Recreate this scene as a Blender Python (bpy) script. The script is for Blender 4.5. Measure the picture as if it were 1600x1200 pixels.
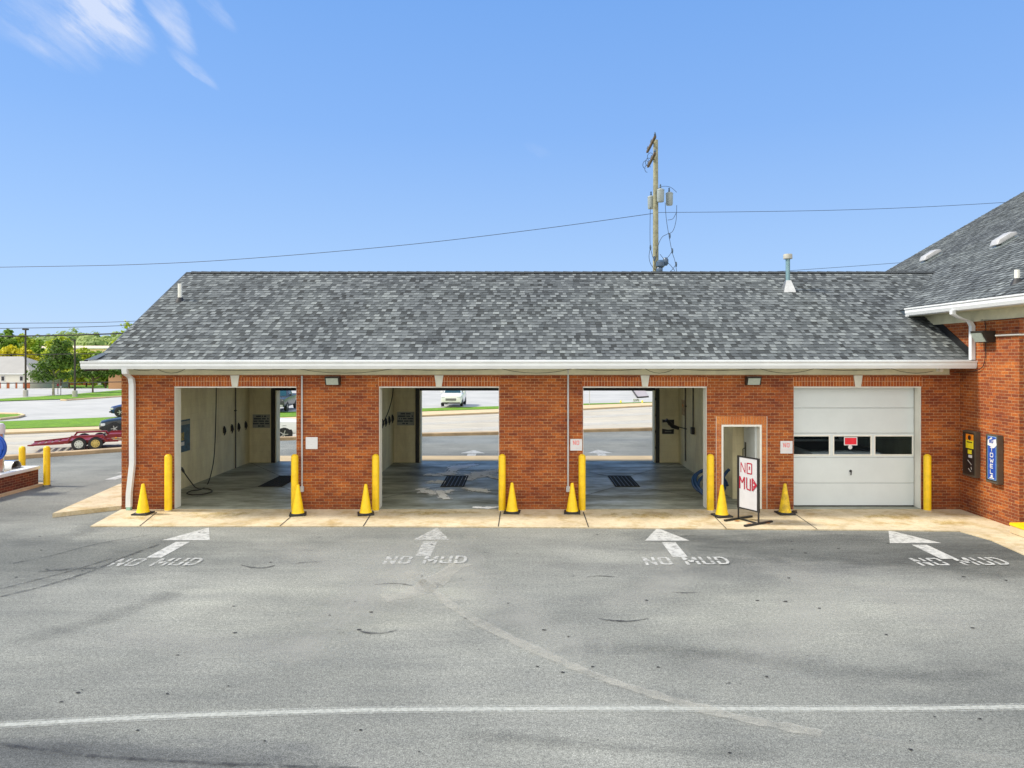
import bpy, bmesh, math, random
from mathutils import Vector, Matrix
R = math.radians
for o in list(bpy.data.objects): bpy.data.objects.remove(o)
random.seed(7)
scene = bpy.context.scene
COL = scene.collection

# ------------------------------------------------------------------ camera
F = 1109.0; VX, VY = 815.0, 558.0; H = 3.62        # focal length and vanishing point in photo pixels, eye height
cam_d = bpy.data.cameras.new('camera'); cam = bpy.data.objects.new('camera', cam_d); COL.objects.link(cam)
cam.location = (0, 0, H); cam.rotation_euler = (R(90), 0, 0)
cam_d.sensor_width = 36; cam_d.lens = F/1600*36
cam_d.shift_x = -(VX-800)/1600; cam_d.shift_y = -(600-VY)/1600
cam_d.clip_end = 3000; cam_d.clip_start = 0.1
scene.camera = cam
def P(px, py, z=0.0):                               # point of the plane at height z seen at a photo pixel
    D = (H-z)*F/(py-VY); return Vector(((px-VX)*D/F, D, z))
def Q(px, py, D): return Vector(((px-VX)*D/F, D, H-(py-VY)*D/F))   # point at depth D

# ------------------------------------------------------------------ light
SUN_EL, SUN_AZ = R(47), R(-86)                      # azimuth measured from +Y towards +X: sun on the left, a little behind the building
world = bpy.data.worlds.new('World'); scene.world = world; world.use_nodes = True
wn = world.node_tree; wn.nodes.clear()
wo = wn.nodes.new('ShaderNodeOutputWorld'); bg = wn.nodes.new('ShaderNodeBackground')
sky = wn.nodes.new('ShaderNodeTexSky'); sky.sky_type = 'NISHITA'; sky.sun_disc = False
sky.sun_elevation = SUN_EL; sky.sun_rotation = SUN_AZ
sky.air_density = 1.0; sky.dust_density = 0.1; sky.ozone_density = 3.0; sky.altitude = 100
bg.inputs['Strength'].default_value = 0.15
tc = wn.nodes.new('ShaderNodeTexCoord')
def W(t, **k):
    n = wn.nodes.new(t)
    for a, b in k.items(): setattr(n, a, b)
    return n
def dirv(px, py):
    v = Vector(((px-VX)/F, 1, -(py-VY)/F)); return v.normalized()
cloud_in = []
_ax = (dirv(205, 82)-dirv(95, -10)).normalized(); _up = dirv(150, 30); _sd = _ax.cross(_up).normalized(); _up = _sd.cross(_ax).normalized()
cxyz = W('ShaderNodeCombineXYZ')
for i_, (v_, k_) in enumerate(((_ax, .28), (_sd, 1.0), (_up, 1.0))):
    dt_ = W('ShaderNodeVectorMath', operation='DOT_PRODUCT'); wn.links.new(tc.outputs['Generated'], dt_.inputs[0]); dt_.inputs[1].default_value = v_
    ml_ = W('ShaderNodeMath', operation='MULTIPLY'); wn.links.new(dt_.outputs['Value'], ml_.inputs[0]); ml_.inputs[1].default_value = k_; wn.links.new(ml_.outputs[0], cxyz.inputs[i_])
warp = W('ShaderNodeTexNoise'); warp.inputs['Scale'].default_value = 16; warp.inputs['Detail'].default_value = 9; warp.inputs['Roughness'].default_value = .62
wn.links.new(cxyz.outputs[0], warp.inputs['Vector'])
def cloud(px0, py0, px1, py1, wid, amp):            # a wisp of cirrus lying along a short arc of the sky
    a, b = dirv(px0, py0), dirv(px1, py1); c = (a+b)/2
    ax = (b-a); L = ax.length/2; ax.normalize(); up = c.normalized(); side = ax.cross(up).normalized()
    sub = W('ShaderNodeVectorMath', operation='SUBTRACT'); wn.links.new(tc.outputs['Generated'], sub.inputs[0]); sub.inputs[1].default_value = c
    wv = W('ShaderNodeVectorMath', operation='SUBTRACT'); wn.links.new(warp.outputs['Color'], wv.inputs[0]); wv.inputs[1].default_value = (.5, .5, .5)
    ws = W('ShaderNodeVectorMath', operation='SCALE'); wn.links.new(wv.outputs[0], ws.inputs[0]); ws.inputs['Scale'].default_value = .02+wid*2.2
    ad = W('ShaderNodeVectorMath', operation='ADD'); wn.links.new(sub.outputs[0], ad.inputs[0]); wn.links.new(ws.outputs[0], ad.inputs[1])
    def comp(d, s):
        dt = W('ShaderNodeVectorMath', operation='DOT_PRODUCT'); wn.links.new(ad.outputs[0], dt.inputs[0]); dt.inputs[1].default_value = d
        m = W('ShaderNodeMath', operation='DIVIDE'); wn.links.new(dt.outputs['Value'], m.inputs[0]); m.inputs[1].default_value = s
        p = W('ShaderNodeMath', operation='POWER'); 
        ab = W('ShaderNodeMath', operation='ABSOLUTE'); wn.links.new(m.outputs[0], ab.inputs[0])
        wn.links.new(ab.outputs[0], p.inputs[0]); p.inputs[1].default_value = 2
        return p
    s = W('ShaderNodeMath', operation='ADD'); wn.links.new(comp(ax, L).outputs[0], s.inputs[0]); wn.links.new(comp(side, wid).outputs[0], s.inputs[1])
    mr = W('ShaderNodeMapRange', interpolation_type='SMOOTHSTEP'); wn.links.new(s.outputs[0], mr.inputs['Value'])
    mr.inputs['From Min'].default_value = 0; mr.inputs['From Max'].default_value = 1.6
    mr.inputs['To Min'].default_value = amp; mr.inputs['To Max'].default_value = 0
    cloud_in.append(mr)
cloud(100, -30, 210, 84, .024, 1.15); cloud(40, -30, 170, 70, .05, .55); cloud(232, -20, 300, 80, .020, .85); cloud(258, 78, 336, 132, .009, .8)
cloud(-20, 20, 95, 66, .022, .3); cloud(310, -15, 365, 50, .010, .5); cloud(140, -40, 190, 20, .04, .5); cloud(820, 225, 860, 245, .008, .12)
acc = cloud_in[0]
for c in cloud_in[1:]:
    m = W('ShaderNodeMath', operation='ADD'); wn.links.new(acc.outputs[0], m.inputs[0]); wn.links.new(c.outputs[0], m.inputs[1]); acc = m
streak = W('ShaderNodeTexNoise'); streak.inputs['Scale'].default_value = 34; streak.inputs['Detail'].default_value = 8; streak.inputs['Roughness'].default_value = .65
wn.links.new(cxyz.outputs[0], streak.inputs['Vector'])
sr = W('ShaderNodeMapRange'); wn.links.new(streak.outputs['Fac'], sr.inputs['Value']); sr.inputs['From Min'].default_value = .34; sr.inputs['From Max'].default_value = .66
sr.inputs['To Min'].default_value = .12
cm = W('ShaderNodeMath', operation='MULTIPLY', use_clamp=True); wn.links.new(acc.outputs[0], cm.inputs[0]); wn.links.new(sr.outputs[0], cm.inputs[1])
SKY_GAIN = W('ShaderNodeMixRGB', blend_type='MULTIPLY'); SKY_GAIN.inputs['Fac'].default_value = 1; SKY_GAIN.inputs['Color2'].default_value = (1.0, 1.0, 1.0, 1)
wn.links.new(sky.outputs[0], SKY_GAIN.inputs['Color1'])
mixc = W('ShaderNodeMixRGB'); wn.links.new(cm.outputs[0], mixc.inputs['Fac']); # blue of this afternoon: a height ramp laid over the physical sky
sxyz = W('ShaderNodeSeparateXYZ'); wn.links.new(tc.outputs['Generated'], sxyz.inputs[0])
hr = W('ShaderNodeValToRGB'); wn.links.new(sxyz.outputs['Z'], hr.inputs['Fac'])
SK = 3.9
for i_, (p_, c_) in enumerate(((0, (.45, .64, .97)), (.13, (.37, .585, .96)), (.30, (.245, .47, .93)), (.55, (.15, .37, .86)))):
    e_ = hr.color_ramp.elements[i_] if i_ < 2 else hr.color_ramp.elements.new(p_); e_.position = p_; e_.color = (c_[0], c_[1], c_[2], 1)
hs = W('ShaderNodeVectorMath', operation='SCALE'); wn.links.new(hr.outputs[0], hs.inputs[0]); hs.inputs['Scale'].default_value = SK
smix = W('ShaderNodeMixRGB'); smix.inputs['Fac'].default_value = .92; wn.links.new(SKY_GAIN.outputs[0], smix.inputs['Color1']); wn.links.new(hs.outputs[0], smix.inputs['Color2'])
wn.links.new(smix.outputs[0], mixc.inputs['Color1']); mixc.inputs['Color2'].default_value = (2.6, 3.0, 3.9, 1)
# bright cloud bank added out of view behind the camera to light the front faces
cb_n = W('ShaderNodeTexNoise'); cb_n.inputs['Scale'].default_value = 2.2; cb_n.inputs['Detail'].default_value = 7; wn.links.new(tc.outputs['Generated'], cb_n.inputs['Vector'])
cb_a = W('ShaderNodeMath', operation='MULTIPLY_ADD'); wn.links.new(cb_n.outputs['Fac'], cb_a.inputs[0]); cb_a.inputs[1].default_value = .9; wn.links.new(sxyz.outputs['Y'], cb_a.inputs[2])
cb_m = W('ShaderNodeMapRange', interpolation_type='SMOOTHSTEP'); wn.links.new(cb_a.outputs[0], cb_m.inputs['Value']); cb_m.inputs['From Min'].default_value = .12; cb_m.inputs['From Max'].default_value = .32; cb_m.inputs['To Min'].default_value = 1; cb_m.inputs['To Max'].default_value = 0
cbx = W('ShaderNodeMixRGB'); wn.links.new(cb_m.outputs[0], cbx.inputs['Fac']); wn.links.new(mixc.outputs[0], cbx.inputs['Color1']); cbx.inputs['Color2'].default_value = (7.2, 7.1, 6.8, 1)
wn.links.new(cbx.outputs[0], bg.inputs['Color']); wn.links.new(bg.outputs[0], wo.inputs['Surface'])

sd = bpy.data.lights.new('sun', 'SUN'); sd.energy = 3.0; sd.angle = R(8); sd.color = (1.0, .93, .80)
sun = bpy.data.objects.new('sun', sd); COL.objects.link(sun)
sv = Vector((math.sin(SUN_AZ)*math.cos(SUN_EL), math.cos(SUN_AZ)*math.cos(SUN_EL), math.sin(SUN_EL)))
sun.rotation_euler = sv.to_track_quat('Z', 'Y').to_euler(); sun.location = sv*60
scene.view_settings.view_transform = 'Standard'; scene.view_settings.look = 'None'
scene.view_settings.exposure = 0.75; scene.view_settings.gamma = 1.0

# ------------------------------------------------------------------ materials
def new_mat(name):
    m = bpy.data.materials.new(name); m.use_nodes = True; nt = m.node_tree
    b = nt.nodes['Principled BSDF']; return m, nt, b
def N(nt, t, **k):
    n = nt.nodes.new(t)
    for a, b in k.items(): setattr(n, a, b)
    return n
def c4(c): return (c[0], c[1], c[2], 1)
_plain = {}
def plain(name, col, rough=.6, metal=0, var=.12, scale=6, bump=0, spec=.5, dirt=None):
    if name in _plain: return _plain[name]
    m, nt, b = new_mat(name)
    b.inputs['Roughness'].default_value = rough; b.inputs['Metallic'].default_value = metal
    b.inputs['Specular IOR Level'].default_value = spec
    t = N(nt, 'ShaderNodeTexCoord'); n = N(nt, 'ShaderNodeTexNoise'); n.inputs['Scale'].default_value = scale; n.inputs['Detail'].default_value = 6
    n.inputs['Roughness'].default_value = .65
    nt.links.new(t.outputs['Object'], n.inputs['Vector'])
    r = N(nt, 'ShaderNodeValToRGB'); r.color_ramp.elements[0].position = .35; r.color_ramp.elements[1].position = .65
    lo = dirt if dirt else tuple(x*(1-var) for x in col)
    r.color_ramp.elements[0].color = c4(lo); r.color_ramp.elements[1].color = c4(tuple(min(1, x*(1+var*.5)) for x in col))
    nt.links.new(n.outputs['Fac'], r.inputs['Fac']); nt.links.new(r.outputs['Color'], b.inputs['Base Color'])
    if bump:
        n2 = N(nt, 'ShaderNodeTexNoise'); n2.inputs['Scale'].default_value = scale*12; n2.inputs['Detail'].default_value = 4; nt.links.new(t.outputs['Object'], n2.inputs['Vector'])
        bp = N(nt, 'ShaderNodeBump'); bp.inputs['Strength'].default_value = bump; bp.inputs['Distance'].default_value = .01
        nt.links.new(n2.outputs['Fac'], bp.inputs['Height']); nt.links.new(bp.outputs[0], b.inputs['Normal'])
    _plain[name] = m; return m

def wall_uv(nt, swap=False):
    g = N(nt, 'ShaderNodeNewGeometry'); sp = N(nt, 'ShaderNodeSeparateXYZ'); sn = N(nt, 'ShaderNodeSeparateXYZ')
    nt.links.new(g.outputs['Position'], sp.inputs[0]); nt.links.new(g.outputs['True Normal'], sn.inputs[0])
    ab = N(nt, 'ShaderNodeMath', operation='ABSOLUTE'); nt.links.new(sn.outputs['X'], ab.inputs[0])
    gt = N(nt, 'ShaderNodeMath', operation='GREATER_THAN'); nt.links.new(ab.outputs[0], gt.inputs[0]); gt.inputs[1].default_value = .5
    mx = N(nt, 'ShaderNodeMix'); nt.links.new(gt.outputs[0], mx.inputs[0]); nt.links.new(sp.outputs['X'], mx.inputs[2]); nt.links.new(sp.outputs['Y'], mx.inputs[3])
    cb = N(nt, 'ShaderNodeCombineXYZ')
    nt.links.new(mx.outputs[0], cb.inputs[1 if swap else 0]); nt.links.new(sp.outputs['Z'], cb.inputs[0 if swap else 1])
    return cb, g
def brick_mat(name, swap=False, c1=(.42, .097, .013), c2=(.22, .041, .009), offset=.5, tint=None, bw=.2032, bh=.0677, big=.9, mort=(.46, .27, .15)):
    m, nt, b = new_mat(name); cb, g = wall_uv(nt, swap)
    br = N(nt, 'ShaderNodeTexBrick'); br.offset = offset; nt.links.new(cb.outputs[0], br.inputs['Vector'])
    br.inputs['Scale'].default_value = 1; br.inputs['Brick Width'].default_value = bw; br.inputs['Row Height'].default_value = bh
    br.inputs['Mortar Size'].default_value = .0045; br.inputs['Mortar Smooth'].default_value = .15; br.inputs['Bias'].default_value = 0
    br.inputs['Color1'].default_value = c4(c1); br.inputs['Color2'].default_value = c4(c2); br.inputs['Mortar'].default_value = c4(mort)
    # large drifting variation between courses, warm and dark bands
    n = N(nt, 'ShaderNodeTexNoise'); n.inputs['Scale'].default_value = 1.1; n.inputs['Detail'].default_value = 5; n.inputs['Roughness'].default_value = .7
    mp = N(nt, 'ShaderNodeMapping'); mp.inputs['Scale'].default_value = (1, 1, 2.2) ; nt.links.new(g.outputs['Position'], mp.inputs['Vector']); nt.links.new(mp.outputs[0], n.inputs['Vector'])
    r = N(nt, 'ShaderNodeValToRGB'); r.color_ramp.elements[0].position = .32; r.color_ramp.elements[0].color = (.62, .52, .55, 1)
    r.color_ramp.elements[1].position = .68; r.color_ramp.elements[1].color = (1.22, 1.42, 1.15, 1)
    nt.links.new(n.outputs['Fac'], r.inputs['Fac'])
    mu = N(nt, 'ShaderNodeMixRGB', blend_type='MULTIPLY'); mu.inputs['Fac'].default_value = big; nt.links.new(br.outputs['Color'], mu.inputs['Color1']); nt.links.new(r.outputs['Color'], mu.inputs['Color2'])
    n3 = N(nt, 'ShaderNodeTexNoise'); n3.inputs['Scale'].default_value = 38; n3.inputs['Detail'].default_value = 3; nt.links.new(g.outputs['Position'], n3.inputs['Vector'])
    r3 = N(nt, 'ShaderNodeValToRGB'); r3.color_ramp.elements[0].position = .3; r3.color_ramp.elements[0].color = (.66, .62, .62, 1); r3.color_ramp.elements[1].position = .7; r3.color_ramp.elements[1].color = (1.2, 1.2, 1.2, 1)
    nt.links.new(n3.outputs['Fac'], r3.inputs['Fac'])
    mu3 = N(nt, 'ShaderNodeMixRGB', blend_type='MULTIPLY'); mu3.inputs['Fac'].default_value = .8; nt.links.new(mu.outputs[0], mu3.inputs['Color1']); nt.links.new(r3.outputs['Color'], mu3.inputs['Color2'])
    # splash dirt low on the wall, ragged at its upper edge
    sz = N(nt, 'ShaderNodeSeparateXYZ'); nt.links.new(g.outputs['Position'], sz.inputs[0])
    nd = N(nt, 'ShaderNodeTexNoise'); nd.inputs['Scale'].default_value = 2.5; nd.inputs['Detail'].default_value = 6; nt.links.new(g.outputs['Position'], nd.inputs['Vector'])
    zz = N(nt, 'ShaderNodeMath', operation='MULTIPLY_ADD'); nt.links.new(nd.outputs['Fac'], zz.inputs[0]); zz.inputs[1].default_value = -1.3; nt.links.new(sz.outputs['Z'], zz.inputs[2])
    md = N(nt, 'ShaderNodeMapRange', interpolation_type='SMOOTHSTEP'); nt.links.new(zz.outputs[0], md.inputs['Value']); md.inputs['From Min'].default_value = -.6; md.inputs['From Max'].default_value = .25; md.inputs['To Min'].default_value = .42; md.inputs['To Max'].default_value = 0
    mdx = N(nt, 'ShaderNodeMixRGB', blend_type='MULTIPLY'); nt.links.new(md.outputs[0], mdx.inputs['Fac']); nt.links.new(mu3.outputs[0], mdx.inputs['Color1']); mdx.inputs['Color2'].default_value = (.42, .40, .45, 1)
    nt.links.new(mdx.outputs[0], b.inputs['Base Color']); b.inputs['Roughness'].default_value = .82
    bp = N(nt, 'ShaderNodeBump', invert=True); bp.inputs['Strength'].default_value = .6; bp.inputs['Distance'].default_value = .006
    nt.links.new(br.outputs['Fac'], bp.inputs['Height']); nt.links.new(bp.outputs[0], b.inputs['Normal'])
    return m
M = {}
M['brick'] = brick_mat('red_brick')
M['soldier'] = brick_mat('soldier_brick', swap=True, offset=0.0, big=.5, mort=(.66, .42, .25), c1=(.46, .11, .014), c2=(.30, .055, .010))
M['brick_tan'] = brick_mat('orange_brick', swap=True, offset=0.0, c1=(.64, .23, .05), c2=(.48, .13, .03), big=.3)
M['brick_jamb'] = brick_mat('orange_jamb_brick', c1=(.62, .21, .05), c2=(.46, .11, .03), bw=.1016, offset=0.0, big=.3)
M['brick_dark'] = brick_mat('planter_brick', c1=(.26, .055, .022), c2=(.13, .03, .016), big=.5)

def block_mat():
    m, nt, b = new_mat('painted_block'); cb, g = wall_uv(nt)
    br = N(nt, 'ShaderNodeTexBrick'); nt.links.new(cb.outputs[0], br.inputs['Vector']); br.inputs['Scale'].default_value = 1
    br.inputs['Brick Width'].default_value = .406; br.inputs['Row Height'].default_value = .203; br.inputs['Mortar Size'].default_value = .006; br.inputs['Mortar Smooth'].default_value = .6
    br.inputs['Color1'].default_value = (.82, .75, .50, 1); br.inputs['Color2'].default_value = (.80, .72, .47, 1); br.inputs['Mortar'].default_value = (.74, .67, .43, 1)
    n = N(nt, 'ShaderNodeTexNoise'); n.inputs['Scale'].default_value = 1.3; n.inputs['Detail'].default_value = 7; n.inputs['Roughness'].default_value = .7
    mp = N(nt, 'ShaderNodeMapping'); mp.inputs['Scale'].default_value = (1, 1, .35); nt.links.new(g.outputs['Position'], mp.inputs['Vector']); nt.links.new(mp.outputs[0], n.inputs['Vector'])
    r = N(nt, 'ShaderNodeValToRGB'); r.color_ramp.elements[0].position = .3; r.color_ramp.elements[0].color = (.66, .62, .55, 1); r.color_ramp.elements[1].position = .6; r.color_ramp.elements[1].color = (1.05, 1.05, 1.0, 1)
    nt.links.new(n.outputs['Fac'], r.inputs['Fac'])
    mu = N(nt, 'ShaderNodeMixRGB', blend_type='MULTIPLY'); mu.inputs['Fac'].default_value = .8; nt.links.new(br.outputs['Color'], mu.inputs['Color1']); nt.links.new(r.outputs[0], mu.inputs['Color2'])
    nt.links.new(mu.outputs[0], b.inputs['Base Color']); b.inputs['Roughness'].default_value = .5
    bp = N(nt, 'ShaderNodeBump', invert=True); bp.inputs['Strength'].default_value = .3; bp.inputs['Distance'].default_value = .004
    nt.links.new(br.outputs['Fac'], bp.inputs['Height']); nt.links.new(bp.outputs[0], b.inputs['Normal'])
    return m
M['block'] = block_mat()

def shingle_mat():
    m, nt, b = new_mat('asphalt_shingle')
    at = N(nt, 'ShaderNodeAttribute'); at.attribute_name = 'tone'
    r = N(nt, 'ShaderNodeValToRGB'); cr = r.color_ramp
    cr.elements[0].position = 0; cr.elements[0].color = (.045, .049, .05, 1); cr.elements[1].position = 1; cr.elements[1].color = (.34, .365, .37, 1)
    for p, c in ((.3, (.085, .095, .10, 1)), (.6, (.155, .17, .175, 1)), (.85, (.23, .25, .25, 1))):
        e = cr.elements.new(p); e.color = c
    nt.links.new(at.outputs['Fac'], r.inputs['Fac'])
    g = N(nt, 'ShaderNodeNewGeometry'); n = N(nt, 'ShaderNodeTexNoise'); n.inputs['Scale'].default_value = 60; n.inputs['Detail'].default_value = 3; nt.links.new(g.outputs['Position'], n.inputs['Vector'])
    r2 = N(nt, 'ShaderNodeValToRGB'); r2.color_ramp.elements[0].position = .3; r2.color_ramp.elements[0].color = (.7, .7, .7, 1); r2.color_ramp.elements[1].position = .7; r2.color_ramp.elements[1].color = (1.25, 1.25, 1.25, 1)
    nt.links.new(n.outputs['Fac'], r2.inputs['Fac'])
    n4 = N(nt, 'ShaderNodeTexNoise'); n4.inputs['Scale'].default_value = .6; n4.inputs['Detail'].default_value = 4; nt.links.new(g.outputs['Position'], n4.inputs['Vector'])
    r4 = N(nt, 'ShaderNodeValToRGB'); r4.color_ramp.elements[0].position = .3; r4.color_ramp.elements[0].color = (.86, .86, .88, 1); r4.color_ramp.elements[1].position = .7; r4.color_ramp.elements[1].color = (1.1, 1.1, 1.07, 1)
    nt.links.new(n4.outputs['Fac'], r4.inputs['Fac'])
    mu = N(nt, 'ShaderNodeMixRGB', blend_type='MULTIPLY'); mu.inputs['Fac'].default_value = 1; nt.links.new(r.outputs[0], mu.inputs['Color1']); nt.links.new(r2.outputs[0], mu.inputs['Color2'])
    mv = N(nt, 'ShaderNodeMixRGB', blend_type='MULTIPLY'); mv.inputs['Fac'].default_value = 1; nt.links.new(mu.outputs[0], mv.inputs['Color1']); nt.links.new(r4.outputs[0], mv.inputs['Color2'])
    nt.links.new(mv.outputs[0], b.inputs['Base Color']); b.inputs['Roughness'].default_value = .95; b.inputs['Specular IOR Level'].default_value = .2
    return m
M['shingle'] = shingle_mat()

def asphalt_mat(name, lo, hi, patch=.5, speck=True, streak=None):
    m, nt, b = new_mat(name); g = N(nt, 'ShaderNodeNewGeometry')
    def noise(s, d=5, rough=.6, sc=(1, 1, 1), rot=0, loc=(0, 0, 0)):
        mp = N(nt, 'ShaderNodeMapping'); mp.inputs['Scale'].default_value = sc; mp.inputs['Rotation'].default_value = (0, 0, rot); mp.inputs['Location'].default_value = loc
        n = N(nt, 'ShaderNodeTexNoise'); n.inputs['Scale'].default_value = s; n.inputs['Detail'].default_value = d; n.inputs['Roughness'].default_value = rough
        nt.links.new(g.outputs['Position'], mp.inputs['Vector']); nt.links.new(mp.outputs[0], n.inputs['Vector']); return n
    def ramp(n, p0, c0, p1, c1, interp='LINEAR'):
        r = N(nt, 'ShaderNodeValToRGB'); r.color_ramp.interpolation = interp
        r.color_ramp.elements[0].position = p0; r.color_ramp.elements[0].color = c4(c0) if len(c0) == 3 else c0
        r.color_ramp.elements[1].position = p1; r.color_ramp.elements[1].color = c4(c1) if len(c1) == 3 else c1
        nt.links.new(n.outputs['Fac'], r.inputs['Fac']); return r
    def mul(a, b2, f=1):
        mu = N(nt, 'ShaderNodeMixRGB', blend_type='MULTIPLY'); mu.inputs['Fac'].default_value = f; nt.links.new(a.outputs[0], mu.inputs['Color1']); nt.links.new(b2.outputs[0], mu.inputs['Color2']); return mu
    base = ramp(noise(.22, 6, .62), .33, lo, .67, hi)
    a = mul(base, ramp(noise(1.3, 5, .7, sc=(.45, 1.6, 1), rot=.12), .35, (.84, .84, .85), .62, (1.1, 1.1, 1.08)), patch)
    a = mul(a, ramp(noise(.9, 6, .7, sc=(.35, 1.8, 1), rot=-.35, loc=(5, 3, 0)), .38, (.8, .81, .83), .55, (1.03, 1.03, 1.02)), patch)
    if speck:
        a = mul(a, ramp(noise(70, 2, .9), .38, (.35, .35, .36), .64, (1.75, 1.75, 1.72)), .68)
        a = mul(a, ramp(noise(22, 3, .85), .36, (.70, .70, .70), .66, (1.28, 1.28, 1.27)), .9)
        spots = ramp(noise(2.6, 4, .75, loc=(9, 2, 0)), .29, (.3, .3, .32), .31, (1, 1, 1)); a = mul(a, spots, .8)
    if streak:
        for (cx, cy, rx, ry, col) in streak:
            # soft edged stained area with a shape of its own
            mp = N(nt, 'ShaderNodeVectorMath', operation='SUBTRACT'); nt.links.new(g.outputs['Position'], mp.inputs[0]); mp.inputs[1].default_value = (cx, cy, 0)
            dv = N(nt, 'ShaderNodeVectorMath', operation='DIVIDE'); nt.links.new(mp.outputs[0], dv.inputs[0]); dv.inputs[1].default_value = (rx, ry, 1)
            ln = N(nt, 'ShaderNodeVectorMath', operation='LENGTH'); nt.links.new(dv.outputs[0], ln.inputs[0])
            nn = noise(1.7, 6, .75, sc=(.5, 1.6, 1), loc=(cx, cy, 0)); ad = N(nt, 'ShaderNodeMath', operation='MULTIPLY_ADD'); nt.links.new(nn.outputs['Fac'], ad.inputs[0]); ad.inputs[1].default_value = 1.6; 
            nt.links.new(ln.outputs['Value'], ad.inputs[2])
            mr = N(nt, 'ShaderNodeMapRange', interpolation_type='SMOOTHSTEP'); nt.links.new(ad.outputs[0], mr.inputs['Value']); mr.inputs['From Min'].default_value = 1.2; mr.inputs['From Max'].default_value = 2.05
            mr.inputs['To Min'].default_value = 1; mr.inputs['To Max'].default_value = 0
            mu = N(nt, 'ShaderNodeMixRGB', blend_type='MULTIPLY'); nt.links.new(mr.outputs[0], mu.inputs['Fac']); nt.links.new(a.outputs[0], mu.inputs['Color1']); mu.inputs['Color2'].default_value = c4(col); a = mu
    nt.links.new(a.outputs[0], b.inputs['Base Color']); b.inputs['Roughness'].default_value = .9; b.inputs['Specular IOR Level'].default_value = .25
    if speck:
        bp = N(nt, 'ShaderNodeBump'); bp.inputs['Strength'].default_value = .5; bp.inputs['Distance'].default_value = .006
        nt.links.new(noise(110, 3, .8).outputs['Fac'], bp.inputs['Height']); nt.links.new(bp.outputs[0], b.inputs['Normal'])
    return m
M['asphalt'] = asphalt_mat('worn_asphalt', (.155, .160, .148), (.285, .288, .260), streak=[
    (6.6, 13.6, 4.4, 1.5, (.50, .51, .53)), (9, 12.6, 3.0, 1.2, (.6, .6, .6)), (-9.5, 12.9, 5.5, 1.6, (.66, .67, .68)), (-12.5, 16.5, 2.0, 1.6, (.72, .72, .72)), (4.0, 12.2, 3.2, .7, (.8, .8, .82)),
    (-1.4, 10.8, 1.0, 1.9, (1.28, 1.26, 1.22)), (3.6, 9.9, 2.2, 1.4, (1.18, 1.17, 1.14)), (-3.4, 10.4, 2.2, 1.6, (1.16, 1.15, 1.12)), (-4.5, 6.4, 3.2, .4, (.62, .63, .68)),
    (-4, 31, 12, 1.6, (.80, .84, .90))])
M['farlot'] = asphalt_mat('pale_pavement', (.40, .395, .375), (.48, .47, .445), speck=False)
M['road'] = asphalt_mat('concrete_road', (.43, .39, .315), (.50, .455, .37), speck=False)
M['conc'] = plain('tan_concrete', (.60, .46, .28), .85, var=.2, scale=1.6, bump=.15)
def conc_mat():
    m, nt, b = new_mat('stained_concrete'); g = N(nt, 'ShaderNodeNewGeometry')
    def noise(s, d=5, rough=.65, sc=(1, 1, 1), loc=(0, 0, 0)):
        mp = N(nt, 'ShaderNodeMapping'); mp.inputs['Scale'].default_value = sc; mp.inputs['Location'].default_value = loc
        n = N(nt, 'ShaderNodeTexNoise'); n.inputs['Scale'].default_value = s; n.inputs['Detail'].default_value = d; n.inputs['Roughness'].default_value = rough
        nt.links.new(g.outputs['Position'], mp.inputs['Vector']); nt.links.new(mp.outputs[0], n.inputs['Vector']); return n
    def ramp(n, pts):
        r = N(nt, 'ShaderNodeValToRGB'); cr = r.color_ramp
        cr.elements[0].position = pts[0][0]; cr.elements[0].color = c4(pts[0][1]); cr.elements[1].position = pts[-1][0]; cr.elements[1].color = c4(pts[-1][1])
        for p, c in pts[1:-1]: e = cr.elements.new(p); e.color = c4(c)
        nt.links.new(n.outputs['Fac'], r.inputs['Fac']); return r
    a = ramp(noise(.8, 6, .6), [(.3, (.42, .345, .23)), (.5, (.50, .42, .285)), (.68, (.56, .475, .33))])
    for s, c0, c1, l in ((1.6, (.72, .62, .42), (1, 1, 1), 3), (45, (.82, .82, .82), (1.12, 1.12, 1.12), 0), (6, (.86, .85, .82), (1.06, 1.06, 1.05), 8)):
        r = ramp(noise(s, 6, .7, loc=(l, l, 0)), [(.34, c0), (.52, c1)])
        mu = N(nt, 'ShaderNodeMixRGB', blend_type='MULTIPLY'); mu.inputs['Fac'].default_value = .9; nt.links.new(a.outputs[0], mu.inputs['Color1']); nt.links.new(r.outputs[0], mu.inputs['Color2']); a = mu
    nt.links.new(a.outputs[0], b.inputs['Base Color']); b.inputs['Roughness'].default_value = .88
    return m
M['apron'] = conc_mat()
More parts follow.
